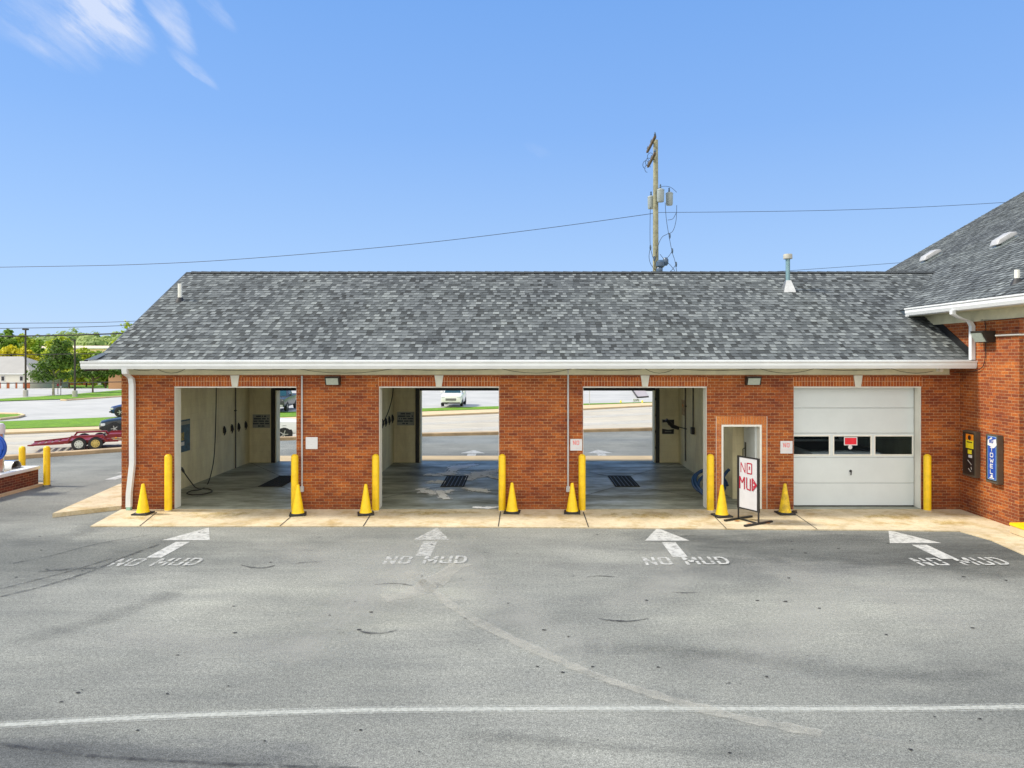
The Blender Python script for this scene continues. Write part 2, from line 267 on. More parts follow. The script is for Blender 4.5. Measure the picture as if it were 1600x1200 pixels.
def floor_mat():
    m, nt, b = new_mat('wet_bay_floor'); g = N(nt, 'ShaderNodeNewGeometry')
    n = N(nt, 'ShaderNodeTexNoise'); n.inputs['Scale'].default_value = .9; n.inputs['Detail'].default_value = 7; n.inputs['Roughness'].default_value = .7
    mp = N(nt, 'ShaderNodeMapping'); mp.inputs['Scale'].default_value = (.6, 1.5, 1); nt.links.new(g.outputs['Position'], mp.inputs['Vector']); nt.links.new(mp.outputs[0], n.inputs['Vector'])
    r = N(nt, 'ShaderNodeValToRGB'); cr = r.color_ramp; cr.elements[0].position = .32; cr.elements[0].color = (.13, .13, .095, 1); cr.elements[1].position = .66; cr.elements[1].color = (.46, .47, .40, 1)
    e = cr.elements.new(.5); e.color = (.27, .285, .235, 1)
    nt.links.new(n.outputs['Fac'], r.inputs['Fac']); nt.links.new(r.outputs[0], b.inputs['Base Color'])
    r2 = N(nt, 'ShaderNodeMapRange'); nt.links.new(n.outputs['Fac'], r2.inputs['Value']); r2.inputs['From Min'].default_value = .35; r2.inputs['From Max'].default_value = .6; r2.inputs['To Min'].default_value = .6; r2.inputs['To Max'].default_value = .32; b.inputs['Specular IOR Level'].default_value = .22
    nt.links.new(r2.outputs[0], b.inputs['Roughness'])
    return m
M['bayfloor'] = floor_mat()
def grass_mat():
    m, nt, b = new_mat('lawn_grass'); g = N(nt, 'ShaderNodeNewGeometry')
    n = N(nt, 'ShaderNodeTexNoise'); n.inputs['Scale'].default_value = 1.5; n.inputs['Detail'].default_value = 8; n.inputs['Roughness'].default_value = .75; nt.links.new(g.outputs['Position'], n.inputs['Vector'])
    r = N(nt, 'ShaderNodeValToRGB'); r.color_ramp.elements[0].position = .3; r.color_ramp.elements[0].color = (.07, .17, .003, 1); r.color_ramp.elements[1].position = .7; r.color_ramp.elements[1].color = (.20, .38, .006, 1)
    nt.links.new(n.outputs['Fac'], r.inputs['Fac']); nt.links.new(r.outputs[0], b.inputs['Base Color']); b.inputs['Roughness'].default_value = .9
    n2 = N(nt, 'ShaderNodeTexNoise'); n2.inputs['Scale'].default_value = 25; nt.links.new(g.outputs['Position'], n2.inputs['Vector'])
    bp = N(nt, 'ShaderNodeBump'); bp.inputs['Strength'].default_value = .8; bp.inputs['Distance'].default_value = .08; nt.links.new(n2.outputs['Fac'], bp.inputs['Height']); nt.links.new(bp.outputs[0], b.inputs['Normal'])
    return m
M['grass'] = grass_mat()
def mask_mat(name, col, scale, lo, hi, rough=.7, sc=(1, 1, 1), maxa=1.0):  # worn film on the ground: bare where the noise is low
    m, nt, b = new_mat(name); g = N(nt, 'ShaderNodeNewGeometry')
    mp = N(nt, 'ShaderNodeMapping'); mp.inputs['Scale'].default_value = sc; nt.links.new(g.outputs['Position'], mp.inputs['Vector'])
    n = N(nt, 'ShaderNodeTexNoise'); n.inputs['Scale'].default_value = scale; n.inputs['Detail'].default_value = 7; n.inputs['Roughness'].default_value = .75; nt.links.new(mp.outputs[0], n.inputs['Vector'])
    at = N(nt, 'ShaderNodeAttribute'); at.attribute_name = 'cover'
    sb = N(nt, 'ShaderNodeMath', operation='SUBTRACT'); nt.links.new(at.outputs['Fac'], sb.inputs[0]); sb.inputs[1].default_value = 1
    ma = N(nt, 'ShaderNodeMath', operation='MULTIPLY_ADD'); nt.links.new(sb.outputs[0], ma.inputs[0]); ma.inputs[1].default_value = .35; nt.links.new(n.outputs['Fac'], ma.inputs[2])
    mu = N(nt, 'ShaderNodeMapRange'); nt.links.new(ma.outputs[0], mu.inputs['Value']); mu.inputs['From Min'].default_value = lo; mu.inputs['From Max'].default_value = hi; mu.inputs['To Max'].default_value = maxa
    nt.links.new(mu.outputs[0], b.inputs['Alpha']); b.inputs['Base Color'].default_value = c4(col); b.inputs['Roughness'].default_value = rough; b.inputs['Specular IOR Level'].default_value = .25
    return m
M['paint'] = mask_mat('worn_white_paint', (.58, .58, .55), 7, .22, .54, maxa=.82)
M['paint_faint'] = mask_mat('faint_white_paint', (.58, .58, .55), 9, .30, .62, maxa=.72)
M['line'] = mask_mat('old_line_paint', (.52, .53, .48), 22, .10, .62, maxa=.80)
M['chalk'] = mask_mat('pale_residue', (.50, .485, .42), 3.2, .30, .66, maxa=.55)
M['dust'] = mask_mat('pale_dust', (.46, .455, .41), 1.6, .22, .75, sc=(1, .6, 1), maxa=.42)
M['grime'] = mask_mat('dark_lane', (.07, .074, .075), 1.8, .25, .8, sc=(.7, 1.3, 1), maxa=.32)
M['spot'] = mask_mat('oil_spot', (.02, .02, .022), 20, .1, .4, maxa=.85)
M['chalk2'] = mask_mat('faint_residue', (.46, .45, .40), 3.2, .34, .72, maxa=.32)
M['rubber_mark'] = mask_mat('rubber_mark', (.035, .036, .04), 5, .25, .6, maxa=.75)
M['foam'] = mask_mat('soap_foam', (.97, .97, .96), 4.5, .30, .40, rough=.7, sc=(1, 1.2, 1))
M['rust'] = mask_mat('rust_stain', (.52, .37, .09), 3.5, .36, .60, maxa=.6)
def glass_mat(name, tint=(.02, .025, .03), see=.45, rough=.03):
    m, nt, b = new_mat(name); nt.nodes.remove(b); out = nt.nodes['Material Output']
    tr = N(nt, 'ShaderNodeBsdfTransparent'); tr.inputs[0].default_value = (.8, .85, .88, 1)
    df = N(nt, 'ShaderNodeBsdfPrincipled'); df.inputs['Base Color'].default_value = c4(tint); df.inputs['Roughness'].default_value = rough; df.inputs['Specular IOR Level'].default_value = .5
    mx = N(nt, 'ShaderNodeMixShader'); mx.inputs[0].default_value = 1-see; nt.links.new(tr.outputs[0], mx.inputs[1]); nt.links.new(df.outputs[0], mx.inputs[2]); nt.links.new(mx.outputs[0], out.inputs['Surface'])
    return m
M['window'] = glass_mat('garage_glass', see=.93)
M['carglass'] = glass_mat('car_glass', tint=(.02, .07, .09), see=.15)
M['white'] = plain('white_trim', (.76, .75, .68), .5, var=.06, scale=3)
M['gutter'] = plain('white_gutter', (.74, .76, .76), .4, var=.05, scale=2)
M['cream'] = plain('cream_board', (.66, .63, .45), .6, var=.12, scale=3)
M['door'] = plain('garage_door_white', (.62, .67, .68), .45, var=.04, scale=1.4)
M['leaf'] = plain('door_leaf_white', (.62, .66, .66), .4, var=.05)
M['yellow'] = plain('yellow_paint', (.90, .58, .006), .45, var=.16, scale=5)
M['cone_y'] = plain('cone_yellow', (.92, .60, .004), .5, var=.14, scale=9)
M['cone_d'] = plain('cone_yellow_dirty', (.86, .58, .01), .55, scale=7, dirt=(.42, .27, .02))
M['black'] = plain('black_rubber', (.02, .02, .022), .6, var=.2)
M['blackm'] = plain('black_metal', (.025, .025, .026), .4, metal=.3, var=.2)
M['bronze'] = plain('dark_bronze', (.045, .036, .028), .45, metal=.4, var=.2)
M['boxgrey'] = plain('machine_case', (.115, .095, .07), .5, metal=.3, var=.15)
M['steel'] = plain('galvanised_steel', (.55, .56, .57), .35, metal=.85, var=.12)
M['stain'] = plain('brushed_stainless', (.6, .6, .6), .28, metal=.9, var=.1)
M['pvc'] = plain('grey_conduit', (.48, .49, .50), .5, var=.08)
M['wood'] = plain('weathered_pole_wood', (.30, .29, .19), .9, var=.35, scale=5, bump=.3)
M['cable'] = plain('cable_black', (.012, .012, .014), .6)
M['tgrey'] = plain('transformer_grey', (.30, .34, .34), .45, var=.08)
M['insul'] = plain('insulator_blue_grey', (.06, .10, .16), .3)
M['red'] = plain('red_letter', (.36, .008, .03), .6, var=.1)
M['pink'] = plain('faded_red_letter', (.80, .22, .22), .6, var=.1)
M['blue'] = plain('sign_blue', (.012, .06, .34), .5, var=.1)
M['navy'] = plain('navy_letter', (.012, .03, .06), .6)
M['pure'] = plain('sign_white', (.66, .66, .67), .5, var=.04)
M['greybd'] = plain('dull_sign_white', (.30, .31, .27), .6, var=.1)
M['ylw'] = plain('poster_yellow', (.85, .72, .02), .5)
M['org'] = plain('poster_orange', (.85, .25, .01), .5)
M['blk'] = plain('poster_black', (.012, .012, .014), .4)
M['dteal'] = plain('poster_teal', (.015, .085, .16), .5, var=.5, scale=9)
M['hoseblue'] = plain('blue_hose', (.005, .07, .42), .4)
M['darkblue'] = plain('dark_blue_hose', (.006, .035, .10), .45)
M['lens'] = plain('lamp_lens', (.42, .47, .40), .25, var=.1, scale=20)
M['flash'] = plain('flashing_blue_grey', (.05, .07, .09), .5)
M['stone'] = plain('keystone_white', (.66, .66, .58), .7, var=.08)
M['planter_top'] = plain('planter_concrete', (.50, .40, .25), .85, var=.15, scale=2)
M['trailer'] = plain('trailer_red', (.20, .006, .012), .45, var=.2)
M['tyre'] = plain('tyre_rubber', (.018, .018, .02), .8)
M['rim'] = plain('rim_silver', (.45, .45, .45), .35, metal=.7)
M['rims'] = plain('rim_white_steel', (.55, .56, .52), .5); M['rimy'] = plain('rim_tan', (.50, .36, .10), .5)
M['amber'] = plain('amber_lens', (.85, .35, .03), .3)
M['redl'] = plain('red_lens', (.40, .01, .01), .25)
M['headl'] = plain('headlamp_lens', (.65, .68, .70), .12)
M['p_white'] = plain('car_paint_white', (.80, .80, .78), .2, var=.02)
M['p_blue'] = plain('car_paint_blue', (.02, .05, .16), .2, var=.02)
M['p_black'] = plain('car_paint_black', (.012, .018, .022), .15, var=.02)
M['p_dark'] = plain('car_paint_charcoal', (.05, .055, .06), .25, var=.02)
M['p_red'] = plain('car_paint_red', (.35, .012, .02), .25, var=.02)
M['bark'] = plain('bark_brown', (.13, .09, .055), .9, var=.3, bump=.3)
M['concgrey'] = plain('grey_concrete', (.40, .39, .34), .9, var=.15)
M['dgrate'] = plain('grate_iron', (.035, .035, .032), .85, spec=.15)
M['crack'] = plain('joint_tar', (.045, .04, .034), .9)  # dark lines of the slab joints and the patch seam
def leaf_mat(name, c0, c1):
    m, nt, b = new_mat(name); at = N(nt, 'ShaderNodeAttribute'); at.attribute_name = 'tone'
    r = N(nt, 'ShaderNodeValToRGB'); r.color_ramp.elements[0].color = c4(c0); r.color_ramp.elements[1].color = c4(c1)
    nt.links.new(at.outputs['Fac'], r.inputs['Fac']); nt.links.new(r.outputs[0], b.inputs['Base Color']); b.inputs['Roughness'].default_value = .7
    out = nt.nodes['Material Output']; tl = N(nt, 'ShaderNodeBsdfTranslucent'); nt.links.new(r.outputs[0], tl.inputs[0])
    mx = N(nt, 'ShaderNodeMixShader'); mx.inputs[0].default_value = .35; nt.links.new(b.outputs[0], mx.inputs[1]); nt.links.new(tl.outputs[0], mx.inputs[2]); nt.links.new(mx.outputs[0], out.inputs['Surface'])
    return m
M['l_dark'] = leaf_mat('dark_leaves', (.035, .085, .010), (.13, .23, .02))
M['l_mid'] = leaf_mat('mid_leaves', (.10, .20, .012), (.26, .40, .03))
M['l_lime'] = leaf_mat('lime_leaves', (.24, .34, .010), (.50, .56, .03))
M['l_yel'] = leaf_mat('yellow_leaves', (.45, .42, .01), (.75, .66, .03))
M['l_far'] = leaf_mat('far_leaves', (.16, .25, .06), (.36, .45, .12))

# ------------------------------------------------------------------ mesh helpers
class MB:
    def __init__(s): s.v = []; s.f = []; s.a = []; s.mi = []; s.cur = 0
    def face(s, pts, tone=1.0):
        i = len(s.v); s.v += [tuple(p) for p in pts]; s.f.append(tuple(range(i, i+len(pts)))); s.a.append(tone); s.mi.append(s.cur)
    def add(s, vs, fs, tone=1.0):
        i = len(s.v); s.v += [tuple(p) for p in vs]
        for f in fs: s.f.append(tuple(i+k for k in f)); s.a.append(tone); s.mi.append(s.cur)
    def box(s, x0, x1, y0, y1, z0, z1, tone=1.0, T=None):
        if x0 > x1: x0, x1 = x1, x0
        if y0 > y1: y0, y1 = y1, y0
        if z0 > z1: z0, z1 = z1, z0
        vs = [Vector((x, y, z)) for z in (z0, z1) for y in (y0, y1) for x in (x0, x1)]
        if T: vs = [T @ v for v in vs]
        s.add(vs, [(0, 2, 3, 1), (4, 5, 7, 6), (0, 1, 5, 4), (1, 3, 7, 5), (3, 2, 6, 7), (2, 0, 4, 6)], tone); return s
    def bbox(s, x0, x1, y0, y1, z0, z1, b=.01, T=None):      # bevelled box
        bm = bmesh.new(); bmesh.ops.create_cube(bm, size=1)
        for v in bm.verts: v.co = Vector(((x0+x1)/2+v.co.x*(x1-x0), (y0+y1)/2+v.co.y*(y1-y0), (z0+z1)/2+v.co.z*(z1-z0)))
        bmesh.ops.bevel(bm, geom=list(bm.edges), offset=b, segments=2, affect='EDGES')
        bm.verts.index_update(); s.add([(T @ v.co) if T else v.co.copy() for v in bm.verts], [tuple(v.index for v in f.verts) for f in bm.faces]); bm.free(); return s
    def ring(s, rings, cap=True, closed=True, tone=1.0):
        n = len(rings[0]); i = len(s.v)
        for r in rings: s.v += [tuple(p) for p in r]
        for k in range(len(rings)-1):
            for j in range(n if closed else n-1):
                a = i+k*n+j; b = i+k*n+(j+1) % n; s.f.append((a, b, b+n, a+n)); s.a.append(tone); s.mi.append(s.cur)
        if cap:
            s.f.append(tuple(i+j for j in reversed(range(n)))); s.f.append(tuple(i+(len(rings)-1)*n+j for j in range(n))); s.a += [tone]*2; s.mi += [s.cur]*2
        return s
    def lathe(s, prof, c=(0, 0, 0), axis=(0, 0, 1), n=20, cap=True):  # prof: (radius, height)
        a = Vector(axis).normalized(); u = a.orthogonal().normalized(); w = a.cross(u); c = Vector(c)
        return s.ring([[c+a*h+(u*math.cos(2*math.pi*k/n)+w*math.sin(2*math.pi*k/n))*max(r, .0005) for k in range(n)] for r, h in prof], cap)
    def tube(s, pts, r, n=8, cap=True):
        pts = [Vector(p) for p in pts]; rings = []; pu = None
        for i, p in enumerate(pts):
            t = (pts[min(i+1, len(pts)-1)]-pts[max(i-1, 0)]).normalized()
            u = t.orthogonal().normalized() if pu is None else (pu-t*pu.dot(t)).normalized()
            pu = u; w = t.cross(u); rr = r[i] if isinstance(r, (list, tuple)) else r
            rings.append([p+(u*math.cos(2*math.pi*k/n)+w*math.sin(2*math.pi*k/n))*rr for k in range(n)])
        return s.ring(rings, cap)
    def prism(s, poly, d, T=None):                           # polygon of 3-D points pushed along d
        d = Vector(d); a = [Vector(p) for p in poly]; b = [p+d for p in a]; n = len(a)
        vs = a+b
        if T: vs = [T @ v for v in vs]
        s.add(vs, [tuple(reversed(range(n))), tuple(range(n, 2*n))]+[(i, (i+1) % n, n+(i+1) % n, n+i) for i in range(n)]); return s
    def build(s, name, mats, parent=None, smooth=None, attr=None, fixn=True):
        me = bpy.data.meshes.new(name); me.from_pydata(s.v, [], s.f)
        if not isinstance(mats, (list, tuple)): mats = [mats]
        for m in mats: me.materials.append(m)
        if len(mats) > 1: me.polygons.foreach_set('material_index', s.mi)
        if attr:
            at = me.attributes.new(attr, 'FLOAT', 'FACE'); at.data.foreach_set('value', s.a)
        if fixn:
            bm = bmesh.new(); bm.from_mesh(me); bmesh.ops.recalc_face_normals(bm, faces=bm.faces); bm.to_mesh(me); bm.free()
        if smooth:
            me.polygons.foreach_set('use_smooth', [True]*len(me.polygons)); me.set_sharp_from_angle(angle=R(smooth))
        me.update()
        o = bpy.data.objects.new(name, me); COL.objects.link(o)
        if parent: o.parent = parent
        return o
def tag(o, label=None, cat=None, group=None, kind=None):
    if label: o['label'] = label
    if cat: o['category'] = cat
    if group: o['group'] = group
    if kind: o['kind'] = kind
    return o
def thing(name, label, cat, group=None, loc=(0, 0, 0), rz=0):
    o = bpy.data.objects.new(name, None); o.empty_display_size = .2; COL.objects.link(o); o.location = loc; o.rotation_euler = (0, 0, rz)
    return tag(o, label, cat, group)
def copy_tree(o, loc, label=None, rz=None):
    r = o.copy(); COL.objects.link(r); r.location = loc
    if rz is not None: r.rotation_euler = (0, 0, rz)
    if label: r['label'] = label
    for ch in list(o.children):
        c = ch.copy(); COL.objects.link(c); c.parent = r
        for g in list(ch.children):
            d = g.copy(); COL.objects.link(d); d.parent = c
    return r
def struct(o): o['kind'] = 'structure'; return o

def smooth_path(pts, n=8):                                   # Catmull-Rom
    pts = [Vector(p) for p in pts]; out = []
    for i in range(len(pts)-1):
        p0 = pts[max(i-1, 0)]; p1 = pts[i]; p2 = pts[i+1]; p3 = pts[min(i+2, len(pts)-1)]
        for k in range(n):
            t = k/n; out.append(.5*((2*p1)+(-p0+p2)*t+(2*p0-5*p1+4*p2-p3)*t*t+(-p0+3*p1-3*p2+p3)*t**3))
    out.append(pts[-1]); return out
# stroke letters on a unit cell (width .62, height 1)
GLY = {'N': [(.07, 0, .07, 1), (.07, 1, .55, 0), (.55, 0, .55, 1)], 'O': [(.07, .08, .07, .92), (.07, .93, .55, .93), (.55, .92, .55, .08), (.55, .07, .07, .07)],
       'M': [(.05, 0, .05, 1), (.05, 1, .34, .3), (.34, .3, .63, 1), (.63, 1, .63, 0)], 'U': [(.07, 1, .07, .08), (.07, .07, .55, .07), (.55, .08, .55, 1)],
       'D': [(.07, 0, .07, 1), (.07, .93, .4, .93), (.4, .93, .56, .7), (.56, .7, .56, .3), (.56, .3, .4, .07), (.4, .07, .07, .07)],
       'T': [(.02, .93, .6, .93), (.31, .93, .31, 0)], 'W': [(.03, 1, .17, 0), (.17, 0, .33, .7), (.33, .7, .49, 0), (.49, 0, .63, 1)],
       'E': [(.08, 0, .08, 1), (.08, .93, .56, .93), (.08, .5, .48, .5), (.08, .07, .56, .07)], 'L': [(.08, 1, .08, 0), (.08, .07, .56, .07)],
       'S': [(.56, .93, .08, .93), (.08, .93, .08, .52), (.08, .5, .56, .5), (.56, .5, .56, .07), (.56, .07, .08, .07)],
       'I': [(.3, 0, .3, 1)], 'V': [(.03, 1, .31, 0), (.31, 0, .6, 1)], '9': [(.54, 0, .54, .93), (.54, .93, .1, .93), (.1, .93, .1, .5), (.1, .5, .54, .5)],
       'C': [(.56, .93, .08, .93), (.08, .93, .08, .07), (.08, .07, .56, .07)], 'A': [(.03, 0, .31, 1), (.31, 1, .6, 0), (.15, .35, .47, .35)],
       'P': [(.08, 0, .08, 1), (.08, .93, .54, .93), (.54, .93, .54, .5), (.54, .5, .08, .5)], 'R': [(.08, 0, .08, 1), (.08, .93, .54, .93), (.54, .93, .54, .5), (.54, .5, .08, .5), (.25, .5, .56, 0)]}
def strokes(mb, text, org, ux, uy, h, w=.13, adv=.8, nrm=None, thick=0, gap=0, wx=1.0):
    org = Vector(org); ux = Vector(ux); uy = Vector(uy); x = 0; k = 0
    off = Vector(nrm)*0.0 if nrm is not None else None
    for ch in text:
        if ch == ' ': x += adv*.7; continue
        for (x0, y0, x1, y1) in GLY.get(ch, []):
            a = org+ux*((x0+x)*h*wx)+uy*(y0*h); b = org+ux*((x1+x)*h*wx)+uy*(y1*h); d = (b-a)
            if d.length < 1e-6: continue
            t = d.normalized(); s = (ux*(-t.dot(uy))+uy*t.dot(ux)).normalized()*(w*h/2)
            segs = [(0, 1)] if not gap or abs(y1-y0) < .6 else [(0, .5-gap), (.5+gap, 1)]
            for (g0, g1) in segs:
                p, q = a+d*g0, a+d*g1; qd = [p-s, q-s, q+s, p+s]
                if thick: mb.prism([v+Vector(nrm)*(.0004*k) for v in qd], Vector(nrm)*thick)
                else: mb.face([v+(Vector(nrm)*(.0006*k) if nrm is not None else Vector((0, 0, .0006*k))) for v in qd])
                k += 1
        x += adv*(1.1 if ch in 'MW' else 1)

# ------------------------------------------------------------------ ground, roads, grass
def terrain_z(x, y):
    z = 0 if y < 30 else -.95*min(1, (y-30)/6)
    if x < -15 and y > 18: z = -1.25
    if y > 100: z = -.95-1.65*min(1, (y-100)/38)
    if y > 170: z += min(1, (y-170)/230)*11
    return z-.03-(.25 if y < 100 else 0)
mb = MB(); xs = [-900, -500, -300, -200, -140, -100, -70, -45, -30, -20, -12, 0, 30, 80, 160, 300, 600, 900]; ys = [-60, 0, 18, 24, 30, 36, 60, 80, 100, 110, 120, 138, 150, 170, 200, 240, 280, 320, 360, 400, 500, 700, 1100, 1800]
vs = [(x, y, terrain_z(x, y)) for y in ys for x in xs]; n = len(xs)
mb.add(vs, [(j*n+i, j*n+i+1, (j+1)*n+i+1, (j+1)*n+i) for j in range(len(ys)-1) for i in range(n-1)])
struct(mb.build('ground', M['grass']))

K1 = [Vector(p) for p in ((-60, 0, 0), (-24, 20.6, 0))]+[P(*a) for a in ((36, 717), (190, 706), (420, 689), (659, 682), (780, 679.4), (911, 675.5), (1020, 673))]+[Vector((20, 36.5, 0)), Vector((80, 42, 0))]
ZR = -1.1; SZ = -.98; ZF = -.9
K2 = [Vector((-100, 14, 0)), Vector((-60, 30, 0))]+[P(*a, ZR) for a in ((0, 679), (160, 673), (420, 661), (659, 651), (780, 645.8), (911, 640.4), (1018, 635))]+[Vector((26, 75, 0)), Vector((40, 82, 0))]
S0 = [v+Vector((0, .02, 0)) for v in K2]
S1 = [Vector((-101, 18, SZ)), Vector((-61, 33, SZ))]+[P(*a, SZ) for a in ((0, 671), (160, 666), (420, 653), (659, 643), (780, 639), (911, 633), (1018, 629))]+[Vector((26, 78.5, SZ)), Vector((40, 86, SZ))]
G1 = [Vector((-103, 24, SZ)), Vector((-64, 39, SZ))]+[P(*a, SZ) for a in ((0, 659), (180, 652), (420, 644.5), (659, 638.5), (780, 635), (911, 631), (1018, 628.4))]+[Vector((26, 79.5, SZ)), Vector((40, 88, SZ))]
def strip(a, b, za, zb, tone=1.0, mb=None):
    mb = mb or MB()
    for i in range(len(a)-1):
        mb.face([(a[i].x, a[i].y, za), (a[i+1].x, a[i+1].y, za), (b[i+1].x, b[i+1].y, zb), (b[i].x, b[i].y, zb)], tone)
    return mb
# asphalt lot in front of, under and behind the building up to the near kerb
mb = MB(); lo = [Vector((v.x, -30, 0)) for v in K1]; lo[0].x = -60
strip(lo, K1, 0, 0, mb=mb); struct(mb.build('asphalt_lot', M['asphalt'], fixn=False))
# near kerb: low concrete strip with a dark gutter side
def offs(pl, d):
    out = []
    for i, p in enumerate(pl):
        t = (pl[min(i+1, len(pl)-1)]-pl[max(i-1, 0)]); nrm = Vector((-t.y, t.x, 0)).normalized(); out.append(p+nrm*d)
    return out
KW = .75
def kerb(name, a, w, h, mat, base=0):
    b = offs(a, w); m = MB(); up = Vector((0, 0, 1))
    for i in range(len(a)-1):
        p, q, r, s = a[i], a[i+1], b[i+1], b[i]
        for f in ([(p, base), (q, base), (q, h), (p, h)], [(p, h), (q, h), (r, h), (s, h)], [(s, h), (r, h), (r, base), (s, base)]):
            m.face([(v.x, v.y, z) for v, z in f])
    return struct(m.build(name, mat, fixn=False))
M['kerb'] = plain('kerb_concrete_brown', (.42, .30, .17), .9, var=.3, scale=1.2)
kerb('kerb', K1, .45, .13, M['kerb'], -.02)
K1b = offs(K1, .45)
K1c = offs(K1, 3.4)
struct(strip(K1b, K1c, .05, ZR).build('road_bank', M['grass'], fixn=False))
road = strip(K1c, K2, ZR, ZR).build('road', M['road'], fixn=False); struct(road)
mb = MB()
for t0, t1, tn in ((.42, .50, 1), (.66, .74, 1), (.88, .92, 1)):
    a = [p.lerp(q, t0) for p, q in zip(K1c, K2)]; b = [p.lerp(q, t1) for p, q in zip(K1c, K2)]; strip(a, b, ZR+.006, ZR+.006, mb=mb)
M['track'] = mask_mat('pale_wheel_track', (.62, .60, .54), .8, .2, .5, maxa=.5)
struct(mb.build('wheel_track', M['track'], attr='cover', fixn=False))
M['walk'] = plain('sidewalk_concrete', (.60, .46, .27), .9, var=.12, scale=1)
m = MB(); strip(S0, S0, ZR-.02, SZ, mb=m); strip(S0, S1, SZ, SZ, mb=m); struct(m.build('sidewalk', M['walk'], fixn=False))
struct(strip(S1, G1, SZ+.03, SZ+.03).build('grass_verge', M['grass'], fixn=False))
# dark gutter line along the far kerb
M['gutterline'] = plain('gutter_dark', (.17, .12, .07), .9)  # plain dark brown of the strip beside the kerb
struct(strip(offs(K2, -.30), K2, ZR+.010, ZR+.010).build('road_gutter', M['gutterline'], fixn=False))
mb = MB(); e = [Vector((v.x*1.5-8, 100, 0)) for v in G1]; strip(G1, e, SZ+.02, ZF, mb=mb)
prev = e
for y in (104, 110, 118, 126, 134, 142):
    nx = [Vector((v.x*(1+(y-100)*.008), y, 0)) for v in e]; za, zb = [max(-2.55, ZF-1.65*(yy_-100)/38)+.0 for yy_ in (prev[0].y, y)]
    for i in range(len(nx)-1):
        mb.face([(prev[i].x, prev[i].y, za), (prev[i+1].x, prev[i+1].y, za), (nx[i+1].x, nx[i+1].y, zb), (nx[i].x, nx[i].y, zb)])
    prev = nx
struct(mb.build('far_parking_lot', M['farlot'], fixn=False))
# grass islands in the far lot
def poly(name, pts, mat, h=.0, edge=None):
    m = MB(); m.face(pts); return struct(m.build(name, mat, fixn=False))
z0 = ZF+.04
poly('grass_island', [P(-60, 630, z0), P(0, 626.4, z0), P(100, 623.3, z0), P(150, 620.5, z0), P(260, 613, z0), P(420, 604, z0), P(420, 600, z0), P(190, 609, z0), P(100, 617, z0), P(0, 623, z0), P(-60, 626, z0)], M['grass'])
poly('grass_island', [P(-80, 659, z0), P(0, 653.4, z0), P(26, 650.6, z0), P(35, 648.6, z0), P(28, 647.2, z0), P(0, 647, z0), P(-80, 650, z0)], M['grass'])
m = MB(); m.tube([P(-80, 660.5, z0), P(0, 654.8, z0), P(28, 651.6, z0), P(38, 648.8, z0), P(30, 646.6, z0), P(0, 646, z0)], .09, 6); struct(m.build('island_kerb', M['walk']))
m = MB(); m.tube([P(95, 625, z0), P(103, 625.2, z0), P(150, 622, z0), P(260, 614.6, z0)], .1, 6); struct(m.build('island_kerb', M['walk']))

# ------------------------------------------------------------------ concrete aprons
m = MB(); az = .022
edge = [P(141, 822, az), P(560, 822, az), P(900, 824, az), P(1180, 826.5, az), P(1385, 828, az), P(1500, 829.5, az), P(1548, 843, az), P(1600, 866, az), P(1650, 884, az)]
back = [Vector((-9.47, 16.8, az)), Vector((-5, 16.8, az)), Vector((1.3, 16.8, az)), Vector((5.5, 16.8, az)), Vector((8.6, 16.8, az)), Vector((9.6, 16.8, az)), Vector((10.38, 16.8, az)), Vector((10.38, 14.8, az)), Vector((12.4, 14.8, az)), Vector((12.4, 12.4, az))]
m.prism([(p.x, p.y, 0.0005) for p in edge]+[(p.x, p.y, .0005) for p in reversed(back)], (0, 0, az)); struct(m.build('concrete_apron', M['apron']))
m = MB()
for (a, b) in (((579, 804), (567.5, 822)), ((782.2, 799), (778.6, 822.5)), ((911.3, 799.5), (919.6, 823.5)), ((1117, 807.5), (1135, 826)), ((1237.5, 799.6), (1277, 827)), ((463, 800), (437, 822)), ((245, 800), (218, 822))):
    p, q = P(*a, az+.006), P(*b, az+.006); p.y = min(p.y, 16.78); s = Vector((.011, 0, 0)); m.face([p-s, p+s, q+s, q-s])
struct(m.build('apron_joint', M['crack'], fixn=False))
def blot(m, cx, cy, rx_, ry_, z, n=14):
    for i in range(n):
        for j in range(n):
            x0, x1 = -1+2*i/n, -1+2*(i+1)/n; y0, y1 = -1+2*j/n, -1+2*(j+1)/n; d_ = math.hypot((x0+x1)/2, (y0+y1)/2)
            if d_ < 1: m.face([(cx+x0*rx_, cy+y0*ry_, z), (cx+x1*rx_, cy+y0*ry_, z), (cx+x1*rx_, cy+y1*ry_, z), (cx+x0*rx_, cy+y1*ry_, z)], 1-d_**1.5)
m = MB()
for k, (cx, cy, rx_, ry_) in enumerate(((5.0, 15.7, .9, .45), (-6.9, 16.2, 1.7, .5), (3.0, 16.1, 1.7, .6), (-2, 16.4, 1.7, .4), (8.3, 16.0, 1.4, .5), (-8.6, 15.9, .6, .3), (9.2, 15.4, .8, .4))): blot(m, cx, cy, rx_, ry_, az+.007+.0006*k)
struct(m.build('rust_stain', M['rust'], attr='cover', fixn=False))
m = MB(); blot(m, 4.72, 15.55, .10, .06, az+.013); blot(m, 5.3, 15.35, .16, .07, az+.0135); blot(m, 4.9, 15.3, .08, .05, az+.014)
M['rust2'] = mask_mat('orange_rust_spot', (.50, .17, .02), 9, .25, .45, maxa=.9); struct(m.build('rust_spot', M['rust2'], attr='cover', fixn=False))
# side walk slab on the left of the building
m = MB(); sz = .10; tip = P(82, 802, sz)
m.prism([(tip.x, tip.y, .0), (-9.475, 16.85, 0), (-9.475, 26, 0), (-11.15, 26, 0), (-11.15, 19.6, 0)], (0, 0, sz)); struct(m.build('side_walk', M['apron']))
